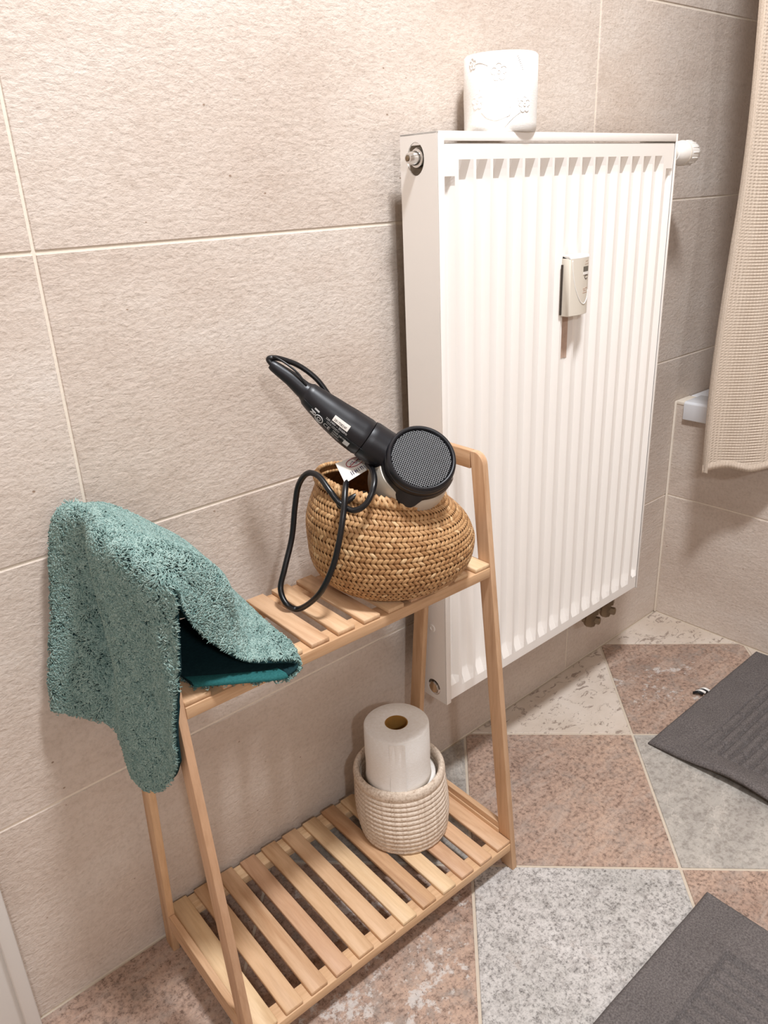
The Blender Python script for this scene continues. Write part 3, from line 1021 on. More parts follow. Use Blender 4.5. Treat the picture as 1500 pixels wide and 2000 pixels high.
def weave_float(p0, p1, wid, lift, tone):
    """p0,p1 in (arc metres on belt, s)"""
    p0, p1 = np.array(p0), np.array(p1)
    d = p1 - p0; L = np.linalg.norm(d); d /= L
    nrm = np.array([-d[1], d[0]])
    base = len(V)
    for i in range(5):
        t = (0.0, 0.14, 0.5, 0.86, 1.0)[i]
        up = (-0.0008, lift * 0.8, lift, lift * 0.8, -0.0008)[i]
        for k in (-1, -0.72, 0.72, 1):
            q = p0 + d * L * t + nrm * wid * 0.5 * k
            dome = up - 0.0007 * (abs(k) > 0.9)
            V.append(bsurf(q[0] / Rm, q[1], dome)); TN.append(min(1, max(0, tone + random.uniform(-.05, .05))))
    for i in range(4):
        for k in range(3): F.append((base + i * 4 + k, base + i * 4 + k + 1, base + (i + 1) * 4 + k + 1, base + (i + 1) * 4 + k))


h2 = step / 2
lw = h2 * sqrt(2) * 0.97
for r4 in range(0, rows + 4):
    for cI in range(-2, 2 * nA + 2):
        if (r4 + cI) % 2: continue
        if r4 % 4 not in (0, 2): continue
        xa, sa = cI * h2, r4 * h2
        if not (0 <= cI < 2 * nA): continue
        if sa + 1.5 * h2 > SLEN - 0.004 or sa < 0.008: continue
        tone = 0.15 + 0.6 * random.random()
        if random.random() < 0.07: tone = 0.8 + 0.15 * random.random()
        e = 0.56
        if r4 % 4 == 0: weave_float((xa - e * h2, sa - e * h2), (xa + (1 + e) * h2, sa + (1 + e) * h2), lw, 0.0009, tone)
        else: weave_float((xa - e * h2, sa + (1 + e) * h2), (xa + (1 + e) * h2, sa - e * h2), lw, 0.0009, tone)
wv_ = part('weave', V, F, M['seagrass'], sea, True, attr=TN)
tag(wv_, kind='stuff')
# braided rim: three crossing strands
V, F, TN = [], [], []
for sI in range(3):
    path = []
    for k in range(241):
        th = 2 * pi * k / 240
        a = 26 * th + sI * 2 * pi / 3
        p = bsurf(th, SLEN - 0.004 + 0.0038 * sin(a), 0.0002 + 0.0022 * cos(2 * a))
        p = p + np.array([0, 0, 0.0035 * sin(a) if sin(a) > 0 else 0])
        path.append(p)
    n0 = len(V); tube(path, 0.0024, 6, V, F); TN += [0.35 + 0.25 * sI] * (len(V) - n0)
part('rim_braid', V, F, M['seagrass'], sea, True, attr=TN)

# ------------------------------------------------------------------ hair dryer
G = at_depth(824, 894, 0.848)
ax = CF - 0.20 * CR + 0.36 * CD; ax = ax / np.linalg.norm(ax)
dry = empty('hair_dryer', tuple(G + ax * 0.05))
tag(dry, 'black hair dryer with mesh intake lying across the woven basket', 'hair dryer')
V, F = lathe(G, ax, [(0.004, 0.0335), (0.0005, 0.0342), (-0.0012, 0.0350), (-0.0016, 0.0362), (-0.0010, 0.0376), (0.0008, 0.0388), (0.004, 0.0394), (0.0045, 0.0388), (0.0055, 0.0388), (0.006, 0.0398), (0.010, 0.0402), (0.016, 0.0406), (0.0185, 0.0402), (0.019, 0.036)], 72)
head = part('intake_collar', V, F, M['black'], dry, True, flat_angle=35)
# shell behind the collar
V, F = lathe(G - CR * 0.0045 + CD * 0.0030, ax, [(0.0165, 0.030), (0.017, 0.0385), (0.024, 0.0420), (0.036, 0.0452), (0.050, 0.0460), (0.068, 0.0440), (0.087, 0.0360), (0.104, 0.0290), (0.118, 0.0262), (0.119, 0.0235), (0.110, 0.022)], 56)
tag(part('barrel', V, F, M['silver'], dry, True, flat_angle=40), 'pale silver barrel')
# black lobe with notch on the collar
u_, w_, a_ = basis(ax)
ang_down = math.atan2(float((CD - 0.35 * CR) @ w_), float((CD - 0.35 * CR) @ u_))
V, F = [], []
n = 40
LUGQ = 0.5
for i in range(n + 1):
    t = ang_down - 1.5 + 3.0 * i / n
    q = i / n
    ext = 0.020 + 0.011 * math.exp(-((q - LUGQ) / 0.10) ** 4) 
    for (d, r) in ((0.012, 0.0406), (ext - 0.002, 0.0412 + (ext - 0.018) * 0.60), (ext, 0.0407 + (ext - 0.018) * 0.58), (ext, 0.038)):
        V.append(G + ax * d + r * (u_ * cos(t) + w_ * sin(t)))
for i in range(n):
    for k in range(3): F.append((i * 4 + k, (i + 1) * 4 + k, (i + 1) * 4 + k + 1, i * 4 + k + 1))
part('collar_lug', V, F, M['black'], head, True, flat_angle=40)
# grille: backing disc and crossing wires
V, F = lathe(G, ax, [(0.0032, 0.0345), (0.0035, 0.0345)], 48)
grille = part('intake_grille', V, F, M['grille_back'], dry, True)
V, F = [], []
gu = CR - ax * (CR @ ax); gu /= np.linalg.norm(gu)
gv = np.cross(ax, gu)
for dirn in (0, 1):
    p, q = ((gu * cos(0.35) + gv * sin(0.35)), (-gu * sin(0.35) + gv * cos(0.35)))
    if dirn: p, q = q, p
    for k in range(-15, 16):
        o = k * 0.00225
        hl = sqrt(max(0.0333 ** 2 - o * o, 0))
        if hl < 0.004: continue
        t_ = np.linspace(-hl, hl, 9)
        pts = [G + ax * (0.0016 + 0.0004 * dirn) + q * o + p * x for x in t_]
        tube(pts, 0.00040, 4, V, F, False)
part('grille_mesh', V, F, M['mesh_wire'], grille, True)
# handle
Hc = G + ax * 0.030
tip = at_depth(529, 711, 0.842)
hd = tip - Hc; HL = np.linalg.norm(hd); hd /= HL
side = np.cross(hd, CF); side /= np.linalg.norm(side)      # across the handle, in the picture plane
nrm = np.cross(side, hd)
if nrm @ CF > 0: nrm = -nrm                                 # towards the viewer


def hpt(s, phi, off=0.0):
    """handle surface: s = metres from barrel axis, phi angle from the side facing the viewer"""
    K = [(0.0, .0215), (0.030, .0222), (0.046, .0222), (0.062, .0226), (0.090, .0212), (0.115, .0182), (0.135, .0150), (0.147, .0128), (0.150, .0100), (0.170, .0082), (0.188, .0066), (HL, .0056)]
    r = np.interp(s, [k[0] for k in K], [k[1] for k in K])
    bend = 0.006 * sin(pi * min(s / 0.17, 1))
    c = Hc + hd * s - side * bend * SGN
    return c + (r + off) * (nrm * cos(phi) * 0.92 + side * sin(phi))


SGN = 1.0 if side @ CD < 0 else -1.0


def handle_seg(name, s0, s1, mat, parent, grow=0.0, n=16, capend=True):
    V, F = [], []
    ss = np.linspace(s0, s1, n)
    m = 36
    for i, s in enumerate(ss):
        g = grow - (0.0008 if i in (0, n - 1) else 0)
        for k in range(m): V.append(hpt(s, 2 * pi * k / m, g))
    for i in range(n - 1):
        for k in range(m): F.append((i * m + k, i * m + (k + 1) % m, (i + 1) * m + (k + 1) % m, (i + 1) * m + k))
    F.append(tuple(reversed(range(m)))); F.append(tuple((n - 1) * m + k for k in range(m)))
    return part(name, V, F, mat, parent, True, flat_angle=40)


handle = handle_seg('handle', 0.0665, 0.1485, M['black'], dry, n=24)
handle_seg('neck', 0.022, 0.0655, M['black'], dry, 0.0006, n=12)
handle_seg('cord_sleeve', 0.1480, HL, M['black'], dry, 0.0, n=16)
# moulded seam line along the handle
V, F = tube([hpt(s, -0.62 * SGN, 0.0001) for s in np.linspace(0.024, 0.146, 40)], 0.00035, 5)
part('seam', V, F, M['black_gloss'], handle, True)
# hanging loop on the sleeve
T_ = lambda s, lat, up=0.0: Hc + hd * s - side * (0.006 * sin(pi * min(s / 0.17, 1)) * SGN) + side * SGN * lat + nrm * up
loop = spline([T_(0.152, 0.005, 0.008), T_(0.165, 0.0085, 0.009), T_(0.180, 0.0095, 0.007), T_(HL, 0.0085, 0.003), T_(HL + 0.004, 0.0045, 0.0), T_(HL + 0.001, 0.0, 0.0)], 6)
V, F = tube(loop, 0.0012, 8)
part('hanging_loop', V, F, M['cord'], dry, True)


def wrap_patch(name, s0, s1, p0, p1, mat, off=0.0003, n=6):
    V, F = [], []
    for i in range(n + 1):
        for k in range(n + 1):
            V.append(hpt(s0 + (s1 - s0) * i / n, p0 + (p1 - p0) * k / n, off))
    for i in range(n):
        for k in range(n): F.append((i * (n + 1) + k, i * (n + 1) + k + 1, (i + 1) * (n + 1) + k + 1, (i + 1) * (n + 1) + k))
    return V, F


P_ = -SGN    # phi increasing towards the lower-left edge in the picture
STK = wrap_patch('sticker', 0.0880, 0.1085, -0.02 * P_, 0.33 * P_, None, 0.0004)
stk = tag(part('sticker', STK[0], STK[1], M['tag'], handle, True), 'small white serial number sticker')


def text_mesh(txt, size):
    cu = bpy.data.curves.new('txt', 'FONT'); cu.body = txt; cu.size = size; cu.align_x = 'LEFT'
    o = bpy.data.objects.new('txt', cu); COL.objects.link(o)
    dg = bpy.context.evaluated_depsgraph_get()
    me = o.evaluated_get(dg).to_mesh()
    V = [tuple(v.co) for v in me.vertices]; F = [tuple(p.vertices) for p in me.polygons]
    o.evaluated_get(dg).to_mesh_clear()
    bpy.data.objects.remove(o); bpy.data.curves.remove(cu)
    return V, F


def wrap_text(txt, s_start, phi0, size, off, V, F):
    """text running from the cord end (large s) towards the barrel, letters upright seen from the viewer"""
    v, f = text_mesh(txt, size)
    b = len(V)
    for p in v: V.append(hpt(s_start - p[0], (phi0 - p[1] / 0.021 * 1.0) * P_, off))
    for q in f: F.append(tuple(x + b for x in q))


V, F = [], []
wrap_text('28170824F', 0.1070, 0.26, 0.0037, 0.0006, V, F)
part('serial_number', V, F, M['ink'], stk)
V, F = [], []
wrap_text('220-240V ~ 50/60Hz', 0.1150, 0.50, 0.0034, 0.0003, V, F)
wrap_text('1850-2200W', 0.1125, 0.68, 0.0034, 0.0003, V, F)
wrap_text('CE', 0.1135, 1.02, 0.0075, 0.0003, V, F)
wrap_text('HAIR DRYER', 0.1010, 0.84, 0.0032, 0.0003, V, F)
wrap_text('2200W', 0.1010, 1.00, 0.0032, 0.0003, V, F)
wrap_text('220-240V', 0.1010, 1.16, 0.0030, 0.0003, V, F)
v, f = wrap_patch('', 0.0780, 0.0850, 0.76 * P_, 1.08 * P_, None, 0.0003, 3)
b_ = len(V); V += v; F += [tuple(x + b_ for x in q) for q in f]
v, f = wrap_patch('', 0.1240, 0.1305, 0.44 * P_, 0.56 * P_, None, 0.0003, 3)
b_ = len(V); V += v; F += [tuple(x + b_ for x in q) for q in f]
for rr_, wd in ((0.0050, 0.0006), (0.0022, 0.0005)):      # round approval mark
    tube([hpt(0.1205 + rr_ * cos(t), (0.93 + rr_ * sin(t) / 0.019) * P_, 0.0001) for t in np.linspace(0, 2 * pi, 25)], wd, 4, V, F)
for (a, b) in (((0.1270, 0.72), (0.1325, 1.02)), ((0.1325, 0.72), (0.1270, 1.02)), ((0.1268, 0.76), (0.1268, 0.98)), ((0.1268, 0.98), (0.1330, 1.02)), ((0.1268, 0.76), (0.1330, 0.74))):
    tube([hpt(a[0] + (b[0] - a[0]) * q, (a[1] + (b[1] - a[1]) * q) * P_, 0.0001) for q in (0, .5, 1)], 0.0005, 4, V, F)
tag(part('rating_print', V, F, M['print'], handle), kind='stuff')

# cord: from the sleeve over the top behind the head, and the folded loops in front
CRD = 0.0034
pts = [tip + hd * -0.004, tip + hd * 0.003 - CD * 0.003, at_depth(533, 699, 0.842), at_depth(552, 702, 0.848), at_depth(585, 715, 0.856), at_depth(620, 742, 0.862), at_depth(650, 782, 0.868),
       at_depth(680, 815, 0.875), at_depth(715, 840, 0.885), at_depth(760, 852, 0.895), at_depth(800, 862, 0.905), at_depth(815, 930, 0.955)]
V, F = tube(spline(pts, 8), CRD * 0.9, 10)
pts = [at_depth(690, 925, 0.915), at_depth(680, 932, 0.875), at_depth(675, 950, 0.852), at_depth(671, 1000, 0.840), at_depth(661, 1065, 0.842), at_depth(647, 1115, 0.852), at_depth(622, 1162, 0.868),
       on_plane(585, 1189, 2, TOP_Z + 0.0042), on_plane(560, 1180, 2, TOP_Z + 0.010), at_depth(548, 1150, 0.905), at_depth(556, 1110, 0.905), at_depth(570, 1050, 0.905), at_depth(576, 990, 0.895), at_depth(583, 948, 0.885),
       at_depth(600, 925, 0.870), at_depth(622, 930, 0.858), at_depth(645, 960, 0.848), at_depth(665, 984, 0.848), at_depth(690, 997, 0.842), at_depth(715, 984, 0.838), at_depth(730, 950, 0.840), at_depth(729, 922, 0.855), at_depth(716, 905, 0.885), at_depth(712, 912, 0.93)]
tube(spline(pts, 9), CRD, 10, V, F)
pts = [at_depth(660, 990, 0.860), at_depth(676, 980, 0.858), at_depth(697, 967, 0.860), at_depth(716, 966, 0.875), at_depth(722, 985, 0.90)]
tube(spline(pts, 7), CRD, 10, V, F)
part('power_cord', V, F, M['cord'], dry, True)

# care tag folded round the cord
def quad_sheet(name, P, mat, parent, n=6, th=0.0004, bow_=0.0):
    P = [np.array(p) for p in P]
    V, F = [], []
    nn = np.cross(P[1] - P[0], P[3] - P[0]); nn /= np.linalg.norm(nn)
    for side_ in (0, 1):
        for i in range(n + 1):
            for k in range(n + 1):
                a, b = i / n, k / n
                p = (1 - a) * (1 - b) * P[0] + a * (1 - b) * P[1] + a * b * P[2] + (1 - a) * b * P[3]
                V.append(p + nn * (th * side_ + bow_ * sin(pi * a)))
    m = (n + 1) ** 2
    for i in range(n):
        for k in range(n):
            q = (i * (n + 1) + k, (i + 1) * (n + 1) + k, (i + 1) * (n + 1) + k + 1, i * (n + 1) + k + 1)
            F.append(tuple(reversed(q))); F.append(tuple(x + m for x in q))
    for i in range(n):
        for (a, b) in ((i * (n + 1), (i + 1) * (n + 1)), ((i + 1) * (n + 1) + n, i * (n + 1) + n), (i + 1, i), (n * (n + 1) + i, n * (n + 1) + i + 1)):
            F.append((a, b, b + m, a + m))
    return part(name, V, F, mat, parent, True, flat_angle=40)


tq = [at_depth(655, 905, 0.868), at_depth(710, 886, 0.890), at_depth(728, 911, 0.878), at_depth(674, 944, 0.852)]
ctag = quad_sheet('care_tag', tq, M['tag'], dry)
tag(ctag, 'white warning tag on the cord')
tn = np.cross(tq[1] - tq[0], tq[3] - tq[0]); tn /= np.linalg.norm(tn)
if tn @ CF > 0: tn = -tn
tg = lambda a, b, o=0.0008: (1 - a) * (1 - b) * tq[0] + a * (1 - b) * tq[1] + a * b * tq[2] + (1 - a) * b * tq[3] + tn * o
V, F = [], []
tube([tg(0.58 + 0.30 * cos(t), 0.30 + 0.22 * sin(t)) for t in np.linspace(0, 2 * pi, 33)], 0.00042, 5, V, F)
tube([tg(0.36, 0.42), tg(0.58, 0.3), tg(0.80, 0.18)], 0.00042, 5, V, F)
part('warning_ring', V, F, M['red'], ctag, True)
V, F = [], []
for a in (0.30, 0.36, 0.44, 0.50, 0.56, 0.64, 0.70, 0.76, 0.82): tube([tg(a, 0.66), tg(a + 0.01, 0.86)], 0.00035, 4, V, F)
tube([tg(0.40, 0.34), tg(0.5, 0.22), tg(0.6, 0.40), tg(0.7, 0.2), tg(0.78, 0.33)], 0.00035, 4, V, F)
tube([tg(0.42, 0.76), tg(0.5, 0.76)], 0.0004, 4, V, F); tube([tg(0.62, 0.70), tg(0.7, 0.70)], 0.0004, 4, V, F)
tag(part('tag_print', V, F, M['navy'], ctag, True), kind='stuff')


# ------------------------------------------------------------------ towel over the left top bar
towel = empty('towel', tuple(SL(-0.01, -0.116, ZT)))
tag(towel, 'fluffy teal green towel draped over the left end of the shelf', 'towel')
W = on_plane
D = at_depth


def yp(px, py, y): return W(px, py, 1, y)


# columns from the wall side (0) to the room side (6); rows: outer hem .. ridge .. inner hem .. folded under
top = [np.array([-0.0105, -0.030, 0.652]), np.array([-0.0110, -0.050, 0.657]), np.array([-0.0115, -0.078, 0.657]), np.array([-0.0120, -0.110, 0.656]), np.array([-0.0125, -0.142, 0.654]), np.array([-0.0120, -0.178, 0.648]), yp(343, 1156, -0.212)]
hemL = [yp(113, 1388, -0.027), yp(178, 1400, -0.046), yp(232, 1428, -0.070), yp(262, 1512, -0.098), yp(297, 1541, -0.128), yp(336, 1522, -0.166), yp(350, 1488, -0.199)]
shl = [yp(110, 1020, -0.024), None, None, None, None, None, yp(347, 1190, -0.212)]
midL = [yp(110, 1200, -0.025), yp(172, 1210, -0.046), yp(222, 1240, -0.072), yp(250, 1290, -0.108), yp(285, 1330, -0.142), yp(330, 1340, -0.178), yp(350, 1330, -0.207)]
shR = [yp(245, 1018, -0.030), None, None, None, None, None, yp(356, 1190, -0.210)]
midR = [yp(345, 1080, -0.040), None, None, None, None, None, yp(400, 1245, -0.205)]
lowR = [yp(420, 1140, -0.048), None, None, None, None, None, yp(480, 1290, -0.210)]
hemR = [np.array([0.112, -0.066, 0.513]), np.array([0.114, -0.095, 0.513]), np.array([0.113, -0.120, 0.513]), np.array([0.110, -0.148, 0.513]), np.array([0.108, -0.176, 0.513]), np.array([0.106, -0.203, 0.512]), W(577, 1293, 2, 0.512)]
undR = [np.array([0.100, -0.066, 0.502]), np.array([0.102, -0.095, 0.502]), np.array([0.101, -0.120, 0.502]), np.array([0.098, -0.148, 0.502]), np.array([0.096, -0.176, 0.502]), np.array([0.094, -0.203, 0.502]), W(560, 1322, 2, 0.5015)]
undM = [np.array([0.050, -0.066, 0.502]), None, None, None, None, None, W(470, 1333, 2, 0.5015)]
undE = [np.array([0.004, -0.070, 0.502]), None, None, None, None, None, W(376, 1340, 2, 0.5015)]


def fill(row, bulge=(0, 0, 0)):
    for k in range(1, 6):
        if row[k] is None: row[k] = row[0] + (row[6] - row[0]) * k / 6 + np.array(bulge) * sin(pi * k / 6)
    return row


shl[1:6] = [top[k] + np.array([-0.021, -0.002, -0.013]) for k in range(1, 6)]
shR[1:6] = [top[k] + np.array([0.024, -0.004, -0.014]) for k in range(1, 6)]
fill(midR, (0.012, 0.004, 0.022)); fill(lowR, (0.012, 0.004, 0.016)); fill(undM); fill(undE)
for k in (1, 2, 3, 4, 5):
    midR[k] = 0.5 * (shR[k] + lowR[k]) + np.array([0.008, 0, 0.010])
for k, (dx, dy) in {2: (0.010, 0.006), 3: (-0.013, -0.006), 4: (-0.010, 0.0)}.items():      # crease beside the front fold
    midL[k] = midL[k] + np.array([dx, dy, 0]); shl[k] = shl[k] + np.array([dx * 0.5, dy * 0.5, 0])
midR[5] = midR[5] + np.array([0.003, -0.005, 0.006]); shR[5] = shR[5] + np.array([0.004, -0.003, 0.006])
lowL = [midL[k] + (hemL[k] - midL[k]) * 0.55 + np.array([-0.004, -0.001, 0.0]) for k in range(7)]
rowsT = [hemL, lowL, midL, shl, top, shR, midR, lowR, hemR, undR, undM, undE]
GRD = np.array([[np.array(p, float) for p in r] for r in rowsT])      # rows x cols x 3
bk = GRD[:, 0] + np.array([0.0, 0.004, -0.004])                        # the wall-side edge drops behind the shelf end
for r_i, zz_ in ((5, 0.520), (6, 0.492), (7, 0.488)): bk[r_i] = GRD[r_i, 0] * np.array([0.85, 0, 0]) + np.array([0, -0.034, zz_])
GRD = np.concatenate([bk[:, None, :], GRD], 1)
SUB = 8
g1 = np.stack([spline(GRD[:, c], SUB) for c in range(GRD.shape[1])], 1)
g2 = np.stack([spline(g1[r], SUB) for r in range(g1.shape[0])], 0)
nr, ncl = g2.shape[:2]
for i_ in range(4 * SUB):                               # the outer flap hangs clear of the front leg
    for k_ in range(ncl):
        p = g2[i_, k_]
        if p[1] > -0.0075 - 0.2385 + 0.102 * p[2] - 0.012 and p[2] < 0.632: p[0] = min(p[0], -0.0215)
V = g2.reshape(-1, 3)
F = [(i * ncl + k, i * ncl + k + 1, (i + 1) * ncl + k + 1, (i + 1) * ncl + k) for i in range(nr - 1) for k in range(ncl - 1)]
# vertex normals of the sheet
du = np.gradient(g2, axis=0); dv = np.gradient(g2, axis=1)
NRM = np.cross(du, dv); NRM /= (np.linalg.norm(NRM, axis=2)[:, :, None] + 1e-12)
# outward = away from the bar, upwards at the ridge
ridge_row = 4 * SUB
if NRM[ridge_row, ncl // 2, 2] < 0: NRM = -NRM
TH_ = 0.0026
inner = (g2 - NRM * TH_).reshape(-1, 3)
m0 = len(V)
VV = np.vstack([V, inner])
FF = list(F) + [tuple(reversed([x + m0 for x in f])) for f in F]
for i in range(nr - 1):
    for k in (0, ncl - 1):
        a, b = i * ncl + k, (i + 1) * ncl + k
        FF.append((a, b, b + m0, a + m0) if k == 0 else (b, a, a + m0, b + m0))
for k in range(ncl - 1):
    for i in (0, nr - 1):
        a, b = i * ncl + k, i * ncl + k + 1
        FF.append((b, a, a + m0, b + m0) if i == 0 else (a, b, b + m0, a + m0))
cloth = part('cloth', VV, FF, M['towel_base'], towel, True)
# pile: bent terry loops
NP = 70000
cellA = np.linalg.norm(np.cross(g2[1:, :-1] - g2[:-1, :-1], g2[:-1, 1:] - g2[:-1, :-1]), axis=2)
lim = int(9.2 * SUB)                                    # little pile under the fold
wgt = cellA.copy(); wgt[lim:] *= 0.25
pr_ = (wgt / wgt.sum()).ravel()
idx = np.random.choice(pr_.size, NP, p=pr_)
ii, kk = np.unravel_index(idx, cellA.shape)
fu, fv = np.random.rand(NP), np.random.rand(NP)


def bil(A):
    return ((1 - fu) * (1 - fv))[:, None] * A[ii, kk] + (fu * (1 - fv))[:, None] * A[ii + 1, kk] + ((1 - fu) * fv)[:, None] * A[ii, kk + 1] + (fu * fv)[:, None] * A[ii + 1, kk + 1]


P0 = bil(g2); N0 = bil(NRM); N0 /= np.linalg.norm(N0, axis=1)[:, None]
# inside face gets short loops as well
ins = np.random.rand(NP) < 0.0
N0[ins] *= -1; P0[ins] += N0[ins] * TH_
fld = np.stack([np.sin(P0 @ np.array([190., 120., 160.]) + 2.2 * np.sin(P0 @ np.array([90., -150., 70.]))), np.cos(P0 @ np.array([-140., 170., 110.]) + 2.0 * np.sin(P0 @ np.array([120., 60., -130.]))), np.sin(P0 @ np.array([70., -180., 150.]) + 1.0)], 1)
rnd = 0.9 * fld + 0.8 * np.random.randn(NP, 3); tang = rnd - N0 * (rnd * N0).sum(1)[:, None]; tang /= np.linalg.norm(tang, axis=1)[:, None]
tang = tang + np.array([0, 0, -0.6]); tang -= N0 * (tang * N0).sum(1)[:, None]; tang /= (np.linalg.norm(tang, axis=1)[:, None] + 1e-9)
bit = np.cross(N0, tang)
ln = 0.0046 + 0.0018 * np.random.rand(NP)
ln[ins] *= 0.7
S0 = P0 - N0 * 0.0008
S1 = P0 + N0 * (ln * 0.56)[:, None] + tang * (ln * 0.16)[:, None]
S2 = P0 + N0 * (ln * 0.72)[:, None] + tang * (ln * 0.48)[:, None] + bit * (ln * 0.12 * np.random.randn(NP))[:, None]
S3 = P0 + N0 * (ln * 0.42)[:, None] + tang * (ln * 0.86)[:, None]
r_ = 0.00066
VP = np.zeros((NP, 4, 3, 3))
for q, (S, rs) in enumerate(((S0, 1.0), (S1, 1.05), (S2, 1.0), (S3, 0.55))):
    axd = (S1 - S0, S2 - S0, S3 - S1, S3 - S2)[q]; axd = axd / (np.linalg.norm(axd, axis=1)[:, None] + 1e-9)
    e1 = bit; e2 = np.cross(axd, bit)
    for k in range(3):
        t = 2 * pi * k / 3
        VP[:, q, k] = S + r_ * rs * (e1 * cos(t) + e2 * sin(t))
base_i = (np.arange(NP) * 12)[:, None]
quad = []
for q in range(3):
    for k in range(3):
        k2 = (k + 1) % 3
        quad.append([q * 3 + k, q * 3 + k2, (q + 1) * 3 + k2, (q + 1) * 3 + k])
quad = np.array(quad)
FQ = (base_i[:, :, None] + quad[None]).reshape(-1, 4)
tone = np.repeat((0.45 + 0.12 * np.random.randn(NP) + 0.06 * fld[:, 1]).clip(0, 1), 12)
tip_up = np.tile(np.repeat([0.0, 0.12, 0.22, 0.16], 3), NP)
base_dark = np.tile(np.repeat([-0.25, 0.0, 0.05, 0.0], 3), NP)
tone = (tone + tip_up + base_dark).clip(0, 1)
VPf = VP.reshape(-1, 3)
cP = (VPf.min(0) + VPf.max(0)) / 2
me = bpy.data.meshes.new('pile')
nv, nf = len(VPf), len(FQ)
me.vertices.add(nv); me.vertices.foreach_set('co', (VPf - cP).ravel())
me.loops.add(nf * 4); me.loops.foreach_set('vertex_index', FQ.ravel().astype(np.int32))
me.polygons.add(nf); me.polygons.foreach_set('loop_start', np.arange(0, nf * 4, 4, dtype=np.int32)); me.polygons.foreach_set('loop_total', np.full(nf, 4, dtype=np.int32))
me.update(calc_edges=True)
me.polygons.foreach_set('use_smooth', np.ones(nf, dtype=bool))
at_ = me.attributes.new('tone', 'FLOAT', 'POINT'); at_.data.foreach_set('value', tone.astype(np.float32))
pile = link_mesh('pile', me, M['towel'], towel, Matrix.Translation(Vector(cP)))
tag(pile, 'soft looped terry pile', kind='stuff')
# woven border along the front edge of the folded-under layer
e_ = g2[int(9 * SUB):, -1]
V, F = [], []
for i, p in enumerate(e_):
    for (dy, dz) in ((-0.0025, 0.0), (-0.0030, 0.0022), (0.0005, 0.0045), (0.016, 0.0030)):
        V.append(p + np.array([0, dy, dz]))
for i in range(len(e_) - 1):
    for k in range(3): F.append((i * 4 + k, (i + 1) * 4 + k, (i + 1) * 4 + k + 1, i * 4 + k + 1))
tag(part('hem', V, F, M['towel_hem'], towel, True), 'flat woven teal hem')


# ------------------------------------------------------------------ bath mats
def bath_mat(x0, x1, y0, y1, bars, label, lift):
    z = ZF + 0.0006
    root = empty('bath_mat', ((x0 + x1) / 2, (y0 + y1) / 2, z)); tag(root, label, 'bath mat', 'grey terry bath mats')
    nx, ny = int((x1 - x0) / 0.0023), int((y1 - y0) / 0.0023)
    V = []
    X = np.linspace(x0, x1, nx + 1); Y = np.linspace(y0, y1, ny + 1)
    from mathutils import noise as mn
    zt = np.zeros((ny + 1, nx + 1)); zb = np.zeros((ny + 1, nx + 1))
    for i, y in enumerate(Y):
        for k, x in enumerate(X):
            e = min(x - x0, x1 - x, y - y0, y1 - y)
            rnd = 0.0062 * min(1, sqrt(max(e, 0) / 0.006)) + 0.0005
            h = bars(x, y)
            wave = 0.0016 * mn.noise((x * 14, y * 14, 3.3 + x0)) + 0.0022 * max(0, mn.noise((x * 9 + y * 22, y * 30 - x * 14, 7.7))) * math.exp(-e / 0.05) + lift(x, y)
            zb[i, k] = z + max(lift(x, y), 0)
            zt[i, k] = zb[i, k] + rnd + 0.0012 + h * 0.0042 + max(wave - lift(x, y), -0.001)
    V = [(X[k], Y[i], zt[i, k]) for i in range(ny + 1) for k in range(nx + 1)] + [(X[k], Y[i], zb[i, k]) for i in range(ny + 1) for k in range(nx + 1)]
    m = (nx + 1) * (ny + 1); w = nx + 1
    F = []
    for i in range(ny):
        for k in range(nx):
            q = (i * w + k, i * w + k + 1, (i + 1) * w + k + 1, (i + 1) * w + k)
            F.append(q); F.append(tuple(reversed([a + m for a in q])))
    for k in range(nx):
        F.append((k + 1, k, k + m, k + 1 + m)); a = ny * w + k; F.append((a, a + 1, a + 1 + m, a + m))
    for i in range(ny):
        a, b = i * w, (i + 1) * w; F.append((a, b, b + m, a + m)); a, b = i * w + nx, (i + 1) * w + nx; F.append((b, a, a + m, b + m))
    part('terry_cloth', V, F, M['mat'], root, True)
    return root


def bars1(x, y):
    """brick-like raised bars running along x"""
    if x < 0.848 or y > -0.312: return 0.35
    j = math.floor((-0.312 - y) / 0.0178)
    fy = (-0.312 - y) / 0.0178 - j
    xx = (x - 0.848) / 0.068 + (0.5 if (j % 2) else 0.0)
    if x - 0.848 < 0.004: return 0.0
    fx = xx - math.floor(xx)
    a = min(1, max(0, (0.5 - abs(fy - 0.5)) / 0.16 - 0.5)); b = min(1, max(0, (0.5 - abs(fx - 0.5)) / 0.045 - 0.5))
    return -0.8 + 1.7 * min(a, b)


def bars2(x, y):
    """long bars running along y inside a frame"""
    if x > 0.506 or y > -0.533 or y < -0.86: return 0.45
    fx = (0.500 - x) / 0.0178; fx -= math.floor(fx)
    if y > -0.5375 or x > 0.5015: return -1.0
    return 0.45 if fx > 0.26 else -0.75


bath_mat(0.802, 1.214, -0.90, -0.2425, bars1, 'grey terry bath mat with brick pattern lying in front of the bathtub', lambda x, y: 0.016 * math.exp(-((x - 0.802) / 0.045) ** 2) * math.exp(-((y + 0.40) / 0.08) ** 2))
bath_mat(-0.075, 0.577, -0.885, -0.470, bars2, 'grey terry bath mat with long ribs nearest the viewer', lambda x, y: 0.0)

